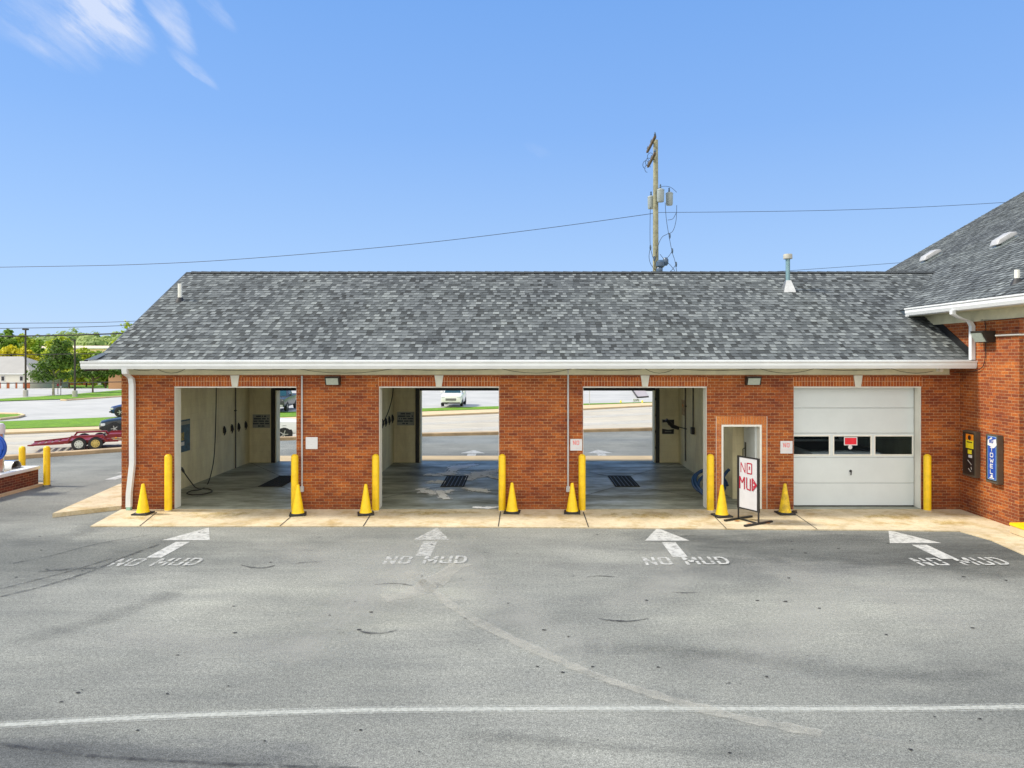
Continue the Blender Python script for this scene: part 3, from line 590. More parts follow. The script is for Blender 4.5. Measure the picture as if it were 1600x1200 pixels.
# rear apron
m = MB(); m.prism([(-9.4, 24.5, .0005), (12, 24.5, .0005), (12, 25.9, .0005), (-9.4, 25.9, .0005)], (0, 0, az)); struct(m.build('rear_apron', M['walk']))

# painted ground marks
def arrow(tip, bl, br, sh, mat, name='painted_arrow', cov=1.0, zz=.006):
    m = MB(); t, l, r = P(*tip, zz), P(*bl, zz), P(*br, zz); m.face([l, r, t], cov)
    q = [P(*a, zz) for a in sh]; m.face(q, cov); return struct(m.build(name, mat, attr='cover', fixn=False))
def arrowg(cx, y0, yb, y1, hw, sw, mat, cov=1.0, zz=.006):
    m = MB(); m.face([(cx-hw, yb, zz), (cx+hw, yb, zz), (cx, y1, zz)], cov); m.face([(cx-sw, y0, zz), (cx+sw, y0, zz), (cx+sw, yb-.13, zz), (cx-sw, yb-.13, zz)], cov)
    return struct(m.build('painted_arrow', mat, attr='cover', fixn=False))
arrowg(-6.63, 12.80, 14.02, 15.05, .47, .135, M['paint'])
arrowg(-1.79, 12.90, 14.05, 15.05, .36, .135, M['paint_faint'])
arrowg(2.87, 12.85, 13.98, 15.02, .44, .135, M['paint'])
arrowg(7.66, 12.72, 13.80, 14.82, .50, .145, M['paint'])
arrowg(-1.85, 25.95, 26.7, 27.6, .47, .16, M['paint']); arrowg(2.97, 25.95, 26.75, 27.7, .47, .16, M['paint'])
arrowg(-12.15, 20.95, 22.1, 23.2, .5, .16, M['paint'])
def ground_text(x0, x1, y0, y1, mat, cov=1.0):
    m = MB(); hgt = y1-y0; adv = .8; total = adv*(1+1+.7+1.1+1+.78)*hgt
    strokes(m, 'NO MUD', (x0, y0, .007), (1, 0, 0), (0, 1, 0), hgt, w=.12, adv=adv, gap=.06, wx=(x1-x0)/total)
    m.a = [cov]*len(m.a); return struct(m.build('painted_lettering', mat, attr='cover', fixn=False))
ground_text(-7.17, -5.66, 12.27, 12.72, M['paint_faint'])
ground_text(-2.43, -.98, 12.40, 12.86, M['paint_faint'])
ground_text(2.17, 3.65, 12.34, 12.80, M['paint'], .85)
ground_text(6.95, 8.52, 12.30, 12.76, M['paint'], .9)
def ribbon(name, pts, w, mat, covers=None, zz=.009, n=6, jit=0):
    c = smooth_path([P(x, y, zz) for x, y in pts], n); m = MB(); L = len(c); prev = None
    for i in range(L):
        t = (c[min(i+1, L-1)]-c[max(i-1, 0)]); nr = Vector((-t.y, t.x, 0)).normalized(); k = i/(L-1)
        ww = w*(1+jit*(random.random()-.5)); 
        if covers == 'taper': ww *= math.sin(math.pi*min(1, max(0, .03+.94*k)))**.6
        ring = [c[i]+nr*(ww/2)*s for s in (-1, -.45, .45, 1)]
        if prev:
            for j, cv in enumerate((.35, 1.0, .35)): m.face([prev[j], ring[j], ring[j+1], prev[j+1]], cv)
        prev = ring
    return struct(m.build(name, mat, attr='cover', fixn=False))
def lane(pts, w, mat, zz, cv0=1.0):
    c = smooth_path([P(x, y, zz) for x, y in pts], 6); m = MB(); L = len(c); prev = None; K = (-1, -.75, -.5, -.25, 0, .25, .5, .75, 1)
    for i in range(L):
        t = (c[min(i+1, L-1)]-c[max(i-1, 0)]); nr = Vector((-t.y, t.x, 0)).normalized(); k = i/(L-1); e_ = min(1, 4*k, 4*(1-k))
        ring = [c[i]+nr*(w/2)*q_ for q_ in K]
        if prev:
            for j in range(8): m.face([prev[j], ring[j], ring[j+1], prev[j+1]], cv0*(1-abs((K[j]+K[j+1])/2)**1.5)*e_)
        prev = ring
    return struct(m.build(mat, M[mat], attr='cover', fixn=False))
for k_, (pts, w, mt) in enumerate((([(690, 828), (640, 880), (560, 950), (430, 1050)], 1.7, 'dust'), ([(690, 830), (735, 900), (850, 985), (980, 1040)], 1.3, 'dust'), ([(1220, 870), (1265, 930), (1200, 1010), (1050, 1060)], 1.5, 'dust'), ([(1030, 850), (1050, 905), (900, 960)], 1.2, 'dust'),
        ([(560, 838), (640, 900), (690, 960)], 1.0, 'dust'), ([(400, 840), (520, 880), (560, 930), (480, 980)], 1.3, 'dust'), ([(1350, 905), (1450, 960), (1560, 985)], 1.3, 'dust'), ([(150, 980), (350, 1010), (560, 1010)], 1.0, 'dust'),
        ([(900, 832), (1150, 842), (1400, 846), (1570, 860)], 1.3, 'grime'), ([(1200, 865), (1420, 882), (1620, 905)], .9, 'grime'), ([(-60, 930), (100, 895), (250, 850), (330, 828)], 1.5, 'grime'), ([(0, 1010), (180, 960), (330, 900)], .7, 'grime'),
        ([(850, 1010), (1100, 1020), (1350, 1050), (1650, 1050)], .6, 'grime'), ([(-80, 1160), (150, 1178), (420, 1192), (640, 1215)], .5, 'grime'), ([(700, 1140), (1000, 1170), (1300, 1175)], .35, 'grime'), ([(-20, 850), (120, 835), (170, 800)], .9, 'grime'))):
    lane(pts, w, mt, .0035+.0002*k_)
rs_ = random.Random(21); m = MB()
for (px, py) in [(1028, 1042), (95, 1096), (365, 947), (580, 956), (515, 961), (527, 983), (850, 984)]+[(rs_.uniform(20, 1580), 830+350*rs_.random()**1.6) for _ in range(60)]:
    c_ = P(px, py, .0085); rr_ = rs_.uniform(.010, .030)*(1 if py < 1000 else .7); m.face([c_+Vector((rr_*rs_.uniform(.7, 1.6)*math.cos(a_*.785), rr_*rs_.uniform(.6, 1.1)*math.sin(a_*.785), 0)) for a_ in range(8)], 1.0)
struct(m.build('oil_spots', M['spot'], attr='cover', fixn=False))
ribbon('painted_line', [(-1400, 1262), (-900, 1212), (-500, 1175), (-120, 1142), (0, 1133), (200, 1122), (400, 1114), (600, 1109), (800, 1107.5), (1000, 1106.5), (1200, 1107.5), (1400, 1107), (1600, 1104), (1750, 1101), (2300, 1092), (3000, 1085)], .15, M['line'], zz=.006)
ribbon('pale_residue', [(640, 893), (668, 915), (700, 942), (745, 970), (800, 998), (870, 1030), (950, 1062), (1000, 1078), (1060, 1096), (1130, 1115), (1200, 1130), (1285, 1146)], .36, M['chalk'], jit=.6)
ribbon('pale_residue', [(1345, 1152), (1420, 1164), (1500, 1178), (1600, 1190)], .26, M['chalk2'], jit=.5)
ribbon('pale_residue', [(600, 935), (650, 925), (690, 900), (720, 880)], .8, M['chalk'], jit=.6)
for pts, w in (([(376, 882), (392, 886), (412, 887), (430, 883)], .10), ([(585, 913), (610, 911.5), (628, 912), (645, 915)], .07), ([(563, 986), (580, 989), (600, 988.5), (621, 984)], .09),
               ([(935, 966), (955, 969), (985, 970), (1013, 966)], .08), ([(916, 901.5), (935, 899.5), (962, 901)], .06), ([(455, 881), (480, 878), (505, 878)], .05), ([(1050, 925), (1070, 926), (1090, 925)], .05), ([(1060, 838), (1090, 836)], .04)):
    ribbon('tyre_mark', pts, w*1.1, M['rubber_mark'], covers='taper')
for pts, w in (([(0, 932), (70, 915), (140, 893), (200, 868), (250, 850)], .14), ([(0, 920), (60, 905), (120, 889), (175, 872)], .10), ([(20, 880), (80, 868), (150, 850), (230, 836)], .08), ([(60, 893), (110, 889), (150, 887)], .16),
               ([(0, 1162), (60, 1170), (140, 1180), (260, 1188), (420, 1196), (560, 1200)], .10), ([(100, 770), (140, 757), (170, 750)], .05)):
    mk = ribbon('tyre_mark', pts, w, M['rubber_mark'])
    for d in mk.data.attributes['cover'].data: d.value *= .7

# ------------------------------------------------------------------ the car wash
YF, YB = 16.8, 24.5; XL, XR = -9.47, 10.38
bw = thing('car_wash_building', 'long low red brick car wash with four bays under a dark shingle roof', 'building', loc=(0, YF, 0))
bw.location = (0, 0, 0)
def wall_grid(mb, x0, x1, z0, z1, ops, y0, y1):
    xs = sorted({x0, x1, *[v for o in ops for v in o[:2]]}); zs = sorted({z0, z1, *[v for o in ops for v in o[2:]]})
    xs = [x for x in xs if x0 <= x <= x1]; zs = [z for z in zs if z0 <= z <= z1]
    def solid(i, j):
        if i < 0 or j < 0 or i >= len(xs)-1 or j >= len(zs)-1: return False
        cx, cz = (xs[i]+xs[i+1])/2, (zs[j]+zs[j+1])/2
        return not any(a < cx < b and c < cz < d for a, b, c, d in ops)
    for i in range(len(xs)-1):
        for j in range(len(zs)-1):
            if not solid(i, j): continue
            a, b, c, d = xs[i], xs[i+1], zs[j], zs[j+1]
            mb.face([(a, y0, c), (b, y0, c), (b, y0, d), (a, y0, d)]); mb.face([(b, y1, c), (a, y1, c), (a, y1, d), (b, y1, d)])
            if not solid(i-1, j): mb.face([(a, y1, c), (a, y0, c), (a, y0, d), (a, y1, d)])
            if not solid(i+1, j): mb.face([(b, y0, c), (b, y1, c), (b, y1, d), (b, y0, d)])
            if not solid(i, j-1): mb.face([(a, y1, c), (b, y1, c), (b, y0, c), (a, y0, c)])
            if not solid(i, j+1): mb.face([(a, y0, d), (b, y0, d), (b, y1, d), (a, y1, d)])
ZO = 2.925; YI = 17.1
bays = [(-8.23, -5.33), (-3.38, -.53), (1.45, 4.39), (6.44, 9.47)]
ops = [(a, b, -1, ZO) for a, b in bays]+[(4.73, 5.68, -1, 2.02)]
mb = MB(); wall_grid(mb, XL, XR-.003, -.3, 3.45, ops, YF, YI-.04); mb.build('wall', M['brick'], bw, fixn=False)
rops = [(-8.38, -5.3, -1, 2.5), (-3.47, -.4, -1, 2.5), (1.4, 4.55, -1, 2.5)]; added_light_gap = [(6.3, 9.6, 1.8, 2.85)]  # last one: added high opening, unseen, lets light into the garage bay
mb = MB(); wall_grid(mb, XL, XR, -.3, 3.45, rops+added_light_gap, YB-.1, YB+.02); mb.build('rear_wall', M['brick'], bw, fixn=False)
mb = MB(); mb.prism([(XL, YI-.037, -.3), (XL, YB-.103, -.3), (XL, YB-.103, 3.45), (XL, 20.7, 5.85), (XL, YI-.037, 3.7)], (.15, 0, 0)); mb.build('side_wall', M['brick'], bw)
# painted block lining and partitions
mb = MB(); zc = 3.02
wall_grid(mb, XL+.19, 10.0, 0, zc, [(a-.0, b+.0, -1, ZO+.0) for a, b in bays]+[(4.73, 5.68, -1, 2.02)], YI-.038, YI); mb.build('interior_wall', M['block'], bw, fixn=False)
mb = MB(); wall_grid(mb, XL+.19, 10.0, 0, zc, rops+added_light_gap, YB-.3, YB-.102); mb.build('interior_wall', M['block'], bw, fixn=False)
for a, b, y0 in ((XL+.152, -9.28, YI), (-4.56, -4.36, YI), (.45, .65, YI), (5.35, 5.95, 18.0), (10.0, 10.2, YI)):
    MB().box(a, b, y0+.002, YB-.302, 0, zc-.002).build('partition_wall', M['block'], bw)
MB().box(5.80, 5.948, YI+.002, 17.998, 0, zc-.002).build('partition_wall', M['block'], bw)
MB().box(6.3, 9.6, YB-.02, YB-.012, 1.8, 2.85).build('added_light_pane', M['window'], bw)  # glass of the added opening that brightens the garage bay
MB().box(-9.3, 10.2, YI-.03, YB-.3, zc, zc+.08).build('ceiling', M['white'], bw)
MB().box(XL+.01, 10.37, YF+.012, YB+.01, -.1, .026).build('floor_slab', M['bayfloor'], bw)
# reveals lined with boards
for a, b in bays:
    f = MB(); f.box(a, a+.014, YF+.03, YI+.02, .028, ZO-.03); f.box(b-.014, b, YF+.03, YI+.02, .028, ZO-.03); f.box(a, b, YF+.02, YI+.02, ZO-.03, ZO)
    f.build('bay_frame', M['white'], bw)
for a, b, c, d in rops:
    MB().box(a, a+.03, YB-.33, YB+.03, .028, d).build('rear_jamb', M['cream'], bw); MB().box(b-.03, b, YB-.33, YB+.03, .028, d).build('rear_jamb', M['cream'], bw)
    f = MB(); f.box(a-.14, a-.02, YB-.37, YB-.305, .028, d+.06); f.box(b+.02, b+.14, YB-.37, YB-.305, .028, d+.06); f.box(a, b, YB-.37, YB-.305, d-.02, d+.07)
    for k in range(4): f.box(b+.0, b+.03, YB-.39, YB-.34, .5+.55*k, .58+.55*k)
    f.build('door_track', M['blackm'], bw)
# soldier courses, keystones
for a, b in bays:
    MB().box(a-.02, b+.02, YF-.006, YF+.05, ZO+.004, ZO+.218).build('soldier_course', M['soldier'], bw)
    c = (a+b)/2
    MB().prism([(c-.065, YF-.03, ZO-.005), (c+.065, YF-.03, ZO-.005), (c+.105, YF-.03, ZO+.265), (c-.105, YF-.03, ZO+.265)], (0, .06, 0)).build('keystone', M['stone'], bw)
MB().box(4.611, 5.80, YF-.005, YF+.05, 2.02, 2.22).build('soldier_course', M['brick_tan'], bw)
f = MB(); f.box(4.611, 4.728, YF-.004, YF+.05, .03, 2.018); f.box(5.682, 5.80, YF-.004, YF+.05, .03, 2.018); f.build('jamb_brick', M['brick_jamb'], bw)
for x_ in (4.600, 5.802): MB().box(x_, x_+.009, YF-.007, YF+.02, .03, 2.22).build('mortar_joint', M['stone'], bw)
f = MB(); f.box(4.73, 4.775, YF-.01, YI, .028, 2.02); f.box(5.635, 5.68, YF-.01, YI, .028, 2.02); f.box(4.775, 5.635, YF-.01, YI, 1.975, 2.02); f.build('door_frame', M['white'], bw)
# open door leaf, swung inwards
dl = MB().box(5.585, 5.63, YI-.12, YI+.74, .05, 1.97).build('door', M['leaf'], bw)
h = MB(); h.tube([(5.575, YI+.60, 1.05), (5.52, YI+.60, 1.07), (5.52, YI+.60, 1.33), (5.575, YI+.60, 1.36)], .012, 8); h.box(5.578, 5.586, YI+.55, YI+.66, .95, 1.5); h.build('handle', M['blackm'], dl)
# roof
def shingles(mb, o, u, v, lu, lv, nrm, course=.146, clip=None, rnd=random):
    o = Vector(o); u = Vector(u); v = Vector(v); nrm = Vector(nrm); k = 0; y = 0
    while y < lv-.02:
        y1 = min(y+course, lv); x = -rnd.random()*.2; hi = rnd.random() < .5; drift = 0
        while x < lu:
            w = rnd.uniform(.09, .18) if hi else rnd.uniform(.07, .17); x0, x1 = max(x, 0), min(x+w, lu); x += w
            hi = not hi
            if x1-x0 < .01: continue
            if clip and not clip(x0, x1, y): continue
            drift = .6*drift+.4*rnd.uniform(-.3, .3); t = min(.84, max(0, rnd.betavariate(1.7, 1.7)*.62+(.26 if hi else -.02)+drift))
            h = .016 if hi else .009; sl = .012 if hi else 0
            a, b = o+u*(x0+sl*0)+v*y, o+u*x1+v*y; c, d = o+u*(x1-.0)+v*(y1+.01), o+u*x0+v*(y1+.01)
            mb.face([a+nrm*h, b+nrm*h, c+nrm*.002, d+nrm*.002], t)
            mb.face([a-nrm*.01, b-nrm*.01, b+nrm*h, a+nrm*h], 0.0)
            if hi:
                mb.face([a-nrm*.005, a+nrm*h, d+nrm*.002, d-nrm*.005], t*.5); mb.face([b+nrm*h, b-nrm*.005, c-nrm*.005, c+nrm*.002], t*.5)
        y = y1; k += 1
SL = math.atan(.577); cs, sn = math.cos(SL), math.sin(SL)
EY, EZ, RY = 16.3, 3.555, 20.7; XK = -9.75; LV = (RY-EY)/cs; RZ = EZ+(RY-EY)*.577
rf = MB(); shingles(rf, (XK, EY, EZ), (1, 0, 0), (0, cs, sn), 22.4, LV, (0, -sn, cs))
YE2 = 25.1
shingles(rf, (12.65, YE2, RZ-(YE2-RY)*.577), (-1, 0, 0), (0, -cs, sn), 22.4, (YE2-RY)/cs, (0, sn, cs), course=.3)
roof = rf.build('roof', M['shingle'], bw, attr='tone', fixn=False)
d = MB(); d.prism([(XK, EY, EZ-.02), (XK, RY, RZ-.02), (XK, YE2, RZ-.02-(YE2-RY)*.577), (XK, YE2, RZ-.14-(YE2-RY)*.577), (XK, RY, RZ-.16), (XK, EY, EZ-.14)], (22.4, 0, 0)); d.build('roof_deck', M['flash'], roof)
# rake edges and ridge cap
c = MB()
for i in range(78):
    x0 = -9.62+i*.285
    if x0+.3 > 12.1: break
    for s in (-1, 1): c.face([(x0, RY, RZ+.034), (x0+.3, RY, RZ+.022), (x0+.3, RY+s*.13, RZ-.045), (x0, RY+s*.13, RZ-.033)], .08)
c.build('ridge_cap', M['shingle'], roof, attr='tone', fixn=False)
f = MB(); f.prism([(XK-.03, EY+.05, EZ-.13), (XK-.03, EY+.05, EZ+.03), (XK-.03, RY, RZ+.01), (XK-.03, YE2, RZ-(YE2-RY)*.577+.01), (XK-.03, YE2, RZ-(YE2-RY)*.577-.16), (XK-.03, RY, RZ-.17)], (.028, 0, 0)); f.build('rake_board', M['flash'], roof)
# cornice return at the left corner
f = MB(); f.add([(-10.0, 16.22, 3.55), (-9.72, 16.22, 3.57), (-9.52, 17.05, 3.94), (-9.98, 17.15, 3.62)], [(0, 1, 2, 3)]); f.add([(-10.0, 16.22, 3.55), (-9.98, 17.15, 3.62), (-9.98, 17.15, 3.3), (-10.0, 16.22, 3.3)], [(0, 1, 2, 3)]); f.build('cornice_return', M['flash'], roof)
# gutter with K profile, open top
def gutter(name, prof, p0, p1, side, parent, mat=M['gutter']):
    p0, p1, side = Vector(p0), Vector(p1), Vector(side); r = [[p+side*a+Vector((0, 0, b)) for a, b in prof] for p in (p0, p1)]
    m = MB(); m.ring(r, cap=True); return m.build(name, mat, parent)
GP = [(0, 0), (.075, 0), (.105, .05), (.10, .085), (.125, .105), (.125, .125), (.112, .125), (.09, .10), (.09, .05), (.068, .012), (.012, .012), (.012, .125), (0, .125)]
GP = [(a*1.0, b*1.45) for a, b in GP]
gutter('gutter', GP, (-10.06, EY-.02, 3.345), (10.38, EY-.02, 3.36), (0, -1, 0), bw)
MB().box(-9.95, 10.32, EY-.018, EY+.01, 3.37, 3.56).build('fascia', M['gutter'], bw)
MB().box(-9.4, 10.1, EY+.01, YF, 3.385, 3.40).build('soffit', M['cream'], bw)
fz = MB(); fz.box(-9.36, 10.1, YF-.045, YF-.001, 3.205, 3.385); fz.box(-9.38, 10.12, YF-.07, YF-.001, 3.345, 3.384); fz.box(-9.36, 10.1, YF-.06, YF-.001, 3.205, 3.225); fz.build('frieze_board', M['cream'], bw)
# downspout left
def rect_pipe(pts, a, b, mat, name, parent):
    m = MB(); rings = []; pts = [Vector(p) for p in pts]
    for i, p in enumerate(pts):
        rings.append([p+Vector((sx*a, sy*b, 0)) for sx, sy in ((-1, -1), (1, -1), (1, 1), (-1, 1))])
    m.ring(rings); return m.build(name, mat, parent)
def q(px, py, D): return Q(px, py, D)
dsp = rect_pipe([q(195, 576, 16.22), q(196, 584, 16.25), q(205, 591, 16.68), q(206.5, 600, 16.70), q(207, 725, 16.70), q(202, 770, 16.70), q(201.5, 792, 16.70)], .058, .045, M['gutter'], 'downspout', bw)
rect_pipe([q(201.5, 788, 16.70), q(201.5, 799, 16.70)], .05, .04, plain('pale_green_pipe', (.30, .52, .42), .5), 'drain_boot', dsp)
# conduits with boxes, draped cables
for px, yb, z1 in ((472.5, 762, 3.2), (887.5, 762, 3.36)):
    x = (px-VX)/66.0; o = MB().tube([(x, YF-.03, H-(yb-VY)/66.0), (x, YF-.03, z1-.02)], .021, 8).build('conduit', M['pvc'], bw, smooth=40)
    zb = H-(yb-VY)/66.0; MB().bbox(x-.045, x+.045, YF-.075, YF-.002, zb-.09, zb+.04, .008).build('junction_box', M['pvc'], o)
cb = MB(); pts = []
xs_ = [-9.2, -8.6, -7.9, -5.3, -3.0, -.5, 1.2, 2.9, 3.6, 5.6, 6.9, 8.7, 9.9]
for i in range(len(xs_)-1):
    for k in range(6):
        t = k/6; x = xs_[i]+(xs_[i+1]-xs_[i])*t; pts.append((x, YF-.082, 3.352-.11*4*t*(1-t)*(1 if i % 2 else .45)))
cb.tube(pts, .005, 5).build('fascia_cable', M['cable'], bw)
cam_b = MB(); cam_b.lathe([(.045, 0), (.045, .07), (.02, .08)], (9.85, YF-.09, 3.32), (0, -1, 0), 12); cam_b.box(9.78, 9.92, YF-.085, YF-.047, 3.28, 3.36); cam_b.build('camera_housing', M['white'], bw)
# garage door, recessed
gd = bpy.data.objects.new('garage_door', None); COL.objects.link(gd); gd.parent = bw
YD = 17.08; gx0, gx1 = 6.47, 9.44
zs_ = [H-(y-VY)*YD/F for y in (793.5, 754.8, 714.8, 676.8, 637.5, 600.5)]; zs_[0] = .05
wx = [(6.53, 7.41), (7.50, 8.41), (8.49, 9.41)]
for i in range(5):
    m = MB(); z_0, z_1 = zs_[i]+.004, zs_[i+1]-.004
    if i == 2: wall_grid(m, gx0, gx1, z_0, z_1, [(a, b, z_0+.055, z_1-.055) for a, b in wx], YD, YD+.045)
    else: m.bbox(gx0, gx1, YD, YD+.045, z_0, z_1, .005)
    m.build('door_panel', M['door'], gd, fixn=(i != 2))
for a, b in wx:
    z_0, z_1 = zs_[2]+.059, zs_[3]-.059; m = MB()
    wall_grid(m, a-.012, b+.012, z_0-.012, z_1+.012, [(a+.018, b-.018, z_0+.018, z_1-.018)], YD-.010, YD+.003); w = m.build('window_frame', M['white'], gd, fixn=False)
    MB().box(a, b, YD+.02, YD+.026, z_0, z_1).build('pane', M['window'], w)
MB().box(gx0, gx1, YD-.004, YD+.04, .027, .05).build('door_seal', M['black'], gd)
hx, hz = (1329-VX)*YD/F, H-(736-VY)*YD/F
m = MB(); m.lathe([(.032, 0), (.032, .012), (.014, .02), (.014, .04)], (hx, YD, hz), (0, -1, 0), 12); m.tube([(hx, YD-.04, hz+.01), (hx-.01, YD-.045, hz-.09)], .013, 6); m.build('handle', M['blackm'], gd)
f = MB()
wall_grid(f, 7.50+.25, 7.50+.57, 1.50, 1.70, [(7.77, 8.05, 1.52, 1.68)], YD-.020, YD-.012); f.build('notice_border', M['pure'], gd, fixn=False)
MB().box(7.77, 8.05, YD-.018, YD-.010, 1.52, 1.68).build('window_notice', plain('notice_red', (.75, .01, .03), .5), gd)
m = MB(); m.lathe([(.05, 0), (.05, .006)], (7.90, YD-.012, 1.455), (0, -1, 0), 18); m.build('round_sticker', M['pure'], gd)
# roof furniture
flue = thing('flue_pipe', 'tall galvanised flue with square cap and pale boot near the roof ridge', 'flue pipe', loc=(7.37, 19.65, 5.47))
m = MB(); m.ring([[Vector((sx*a, sy*a+dy, z)) for sx, sy in ((-1, -1), (1, -1), (1, 1), (-1, 1))] for a, z, dy in ((.165, -.02-.05, 0), (.145, .02, .0), (.065, .27, 0))]); m.build('boot', M['steel'], flue)
MB().lathe([(.058, .2), (.058, .90)], n=16).build('pipe', plain('weathered_flue_metal', (.20, .33, .36), .45, metal=.4), flue, smooth=40)
m = MB(); m.lathe([(.07, .86), (.12, .87), (.12, .98), (.11, 1.0)], n=16); m.build('cap', M['concgrey'], flue, smooth=40)
def vent_pipe(label, loc, hgt):
    t = thing('vent_pipe', label, 'vent pipe', 'white plastic vent pipes on the roofs', loc=loc)
    m = MB(); m.lathe([(.052, -.05), (.052, hgt), (.042, hgt), (.042, hgt-.05)], n=16); m.build('pipe', M['white'], t, smooth=40)
    m = MB(); m.lathe([(.13, -.05), (.11, .0), (.065, .09)], n=16); m.build('boot', M['black'], t, smooth=40)
vent_pipe('white vent pipe near the left edge of the long low roof', (-9.17, 19.05, 5.13), .46)
vent_pipe('short white vent pipe low on the steep roof at the right', (10.50, 15.04, 5.20), .27)

# ------------------------------------------------------------------ taller building on the right
b2 = thing('brick_building', 'taller red brick building with grey shingle roof at the right edge', 'building', loc=(0, 0, 0))
X2 = XR; YN = 14.8; zt = 4.62
m = MB(); m.box(X2, X2+.25, YN, 25.2, -.3, zt+.2); m.build('wall', M['brick'], b2)
m = MB(); m.box(X2+.252, 30, YN+.002, YN+.25, -.3, zt+.5); m.build('wall', M['brick'], b2)
RX, RRZ = 21.0, None
ex, ez = 9.85, 4.83; rz_ = ez+(RX-ex)*.577
r2 = MB(); rr = random.Random(3); y_lo, y_hi = 12.9, 25.55
shingles(r2, (ex, y_hi, ez), (0, -1, 0), (cs, 0, sn), y_hi-y_lo, (RX-ex)/cs, (-sn, 0, cs), rnd=rr)
ro2 = r2.build('roof', M['shingle'], b2, attr='tone', fixn=False)
m = MB(); m.prism([(ex, y_lo, ez-.02), (RX, y_lo, rz_-.02), (RX+11.1, y_lo, ez-.02), (RX+11.1, y_lo, ez-.16), (RX, y_lo, rz_-.18), (ex, y_lo, ez-.14)], (0, y_hi-y_lo, 0)); m.build('roof_deck', M['flash'], ro2)
m = MB(); m.prism([(X2+.01, 0, zt+.15), (31, 0, zt+.15), (RX, 0, rz_-.3)], (0, .2, 0)); gb = m.build('gable', M['brick'], b2); gb.location = (0, 25.0, 0)
gutter('gutter', GP, (ex-.0, y_lo, ez-.155), (ex-.0, 18.05, ez-.155), (-1, 0, 0), b2)
MB().box(ex+.001, ex+.03, y_lo, 18.25, ez-.17, ez-.02).build('fascia', M['gutter'], b2)
m = MB(); m.prism([(ex+.03, y_lo, ez-.17), (X2+.0, y_lo, ez-.17), (X2, y_lo, ez-.155), (ex+.03, y_lo, ez-.155)], (0, 18.3-y_lo, 0)); m.build('soffit', M['cream'], b2)
MB().box(X2-.05, X2-.001, y_lo+.5, 18.6, ez-.40, ez-.171).build('frieze_board', M['cream'], b2)
def ry_pipe(pts, a, b, name, parent):
    m = MB(); m.ring([[Vector(p)+Vector((sx*b, sy*a, 0)) for sx, sy in ((-1, -1), (1, -1), (1, 1), (-1, 1))] for p in pts]); return m.build(name, M['gutter'], parent)
ry_pipe([(9.77, 16.08, ez-.15), (9.77, 16.08, ez-.24), (9.95, 16.1, ez-.33), (10.24, 16.22, ez-.40), (10.32, 16.26, ez-.50), (10.32, 16.26, 3.56)], .05, .045, 'downspout', b2)
# flashing against the wall above the low roof
m = MB(); m.prism([(X2-.02, EY+.02, EZ+.02), (X2-.02, EY+.02, EZ+.20), (X2-.02, 18.45, EZ+.20+(18.45-EY)*.577), (X2-.02, 18.45, EZ+.02+(18.45-EY)*.577)], (.018, 0, 0)); m.build('flashing', M['blackm'], b2)
m = MB(); m.tube(smooth_path([(X2-.06, 15.95, 4.45), (X2-.03, 15.85, 4.40), (X2-.03, 15.83, 3.9), (X2-.03, 15.9, 3.45), (X2-.06, 16.2, 3.3), (X2-.2, 16.72, 3.26)]), .008, 5)
m.tube(smooth_path([(X2-.06, 15.95, 4.45), (X2-.06, 15.3, 4.43), (X2-.06, 14.4, 4.44), (X2-.06, 13.6, 4.5)]), .006, 5); m.build('wall_cable', M['cable'], b2)
# roof vents
def roof_vent(label, loc):
    t = thing('roof_vent', label, 'roof vent', 'slant roof vents on the steep roof', loc=loc); T = Matrix.Rotation(-SL, 4, 'Y')
    m = MB(); prof = [(-.30, 0), (-.32, .03), (-.22, .15), (.14, .17), (.27, .08), (.27, 0)]
    rings = []
    for y, s in ((-.21, .35), (-.19, .8), (-.13, 1), (.13, 1), (.19, .8), (.21, .35)): rings.append([T @ Vector((a*(.8+.27*s), y*.9, .08+b*s*.8)) for a, b in prof])
    m.ring(rings); m.build('hood', plain('vent_grey_metal', (.40, .40, .40), .5), t, smooth=40)
    m = MB(); m.box(-.36, .26, -.19, .19, -.02, .024, T=T); m.build('flange', M['tgrey'], t); MB().box(-.2, .2, -.12, .12, .025, .10, T=T).build('neck', M['tgrey'], t)
roof_vent('slant metal vent high on the steep roof, farther from the camera', (13.25, 22.9, ez+(13.25-ex)*.577+.02))
roof_vent('slant metal vent high on the steep roof, nearer to the camera', (13.1, 19.2, ez+(13.1-ex)*.577+.02))

# ------------------------------------------------------------------ wall lamps
def wall_lamp(label, loc, rz=0):
    t = thing('wall_lamp', label, 'wall lamp', 'dark wall lamps under the eaves', loc=loc, rz=rz)
    m = MB(); m.prism([(-.17, 0, -.10), (-.17, -.10, -.10), (-.17, -.17, .09), (-.17, -.17, .105), (-.17, 0, .105)], (.34, 0, 0)); m.build('housing', M['bronze'], t)
    m = MB(); m.prism([(-.14, -.106, -.09), (-.14, -.121, -.09), (-.14, -.183, .065), (-.14, -.168, .065)], (.28, 0, 0)); m.build('lens', M['lens'], t)
    return t
wall_lamp('dark wall lamp on the brick pier between first and second open bays', ((521.5-VX)/66, YF-.002, H-(595-VY)/66))
wall_lamp('dark wall lamp above the narrow open door with the sign', ((1175-VX)/66, YF-.002, H-(595-VY)/66))
wl = wall_lamp('dark floodlight on the lit side wall above the vending boxes', (X2-.002, 15.75, 4.07), R(-90))
wl.scale = (1.25, 1.7, 1.25)
m = MB(); m.tube([(X2-.03, 15.5, 4.09), (X2-.03, 14.80, 4.09), (X2-.01, 14.765, 4.09), (X2+.03, 14.765, 4.09), (X2+6, 14.765, 4.09)], .018, 8); m.build('conduit', M['white'], b2)

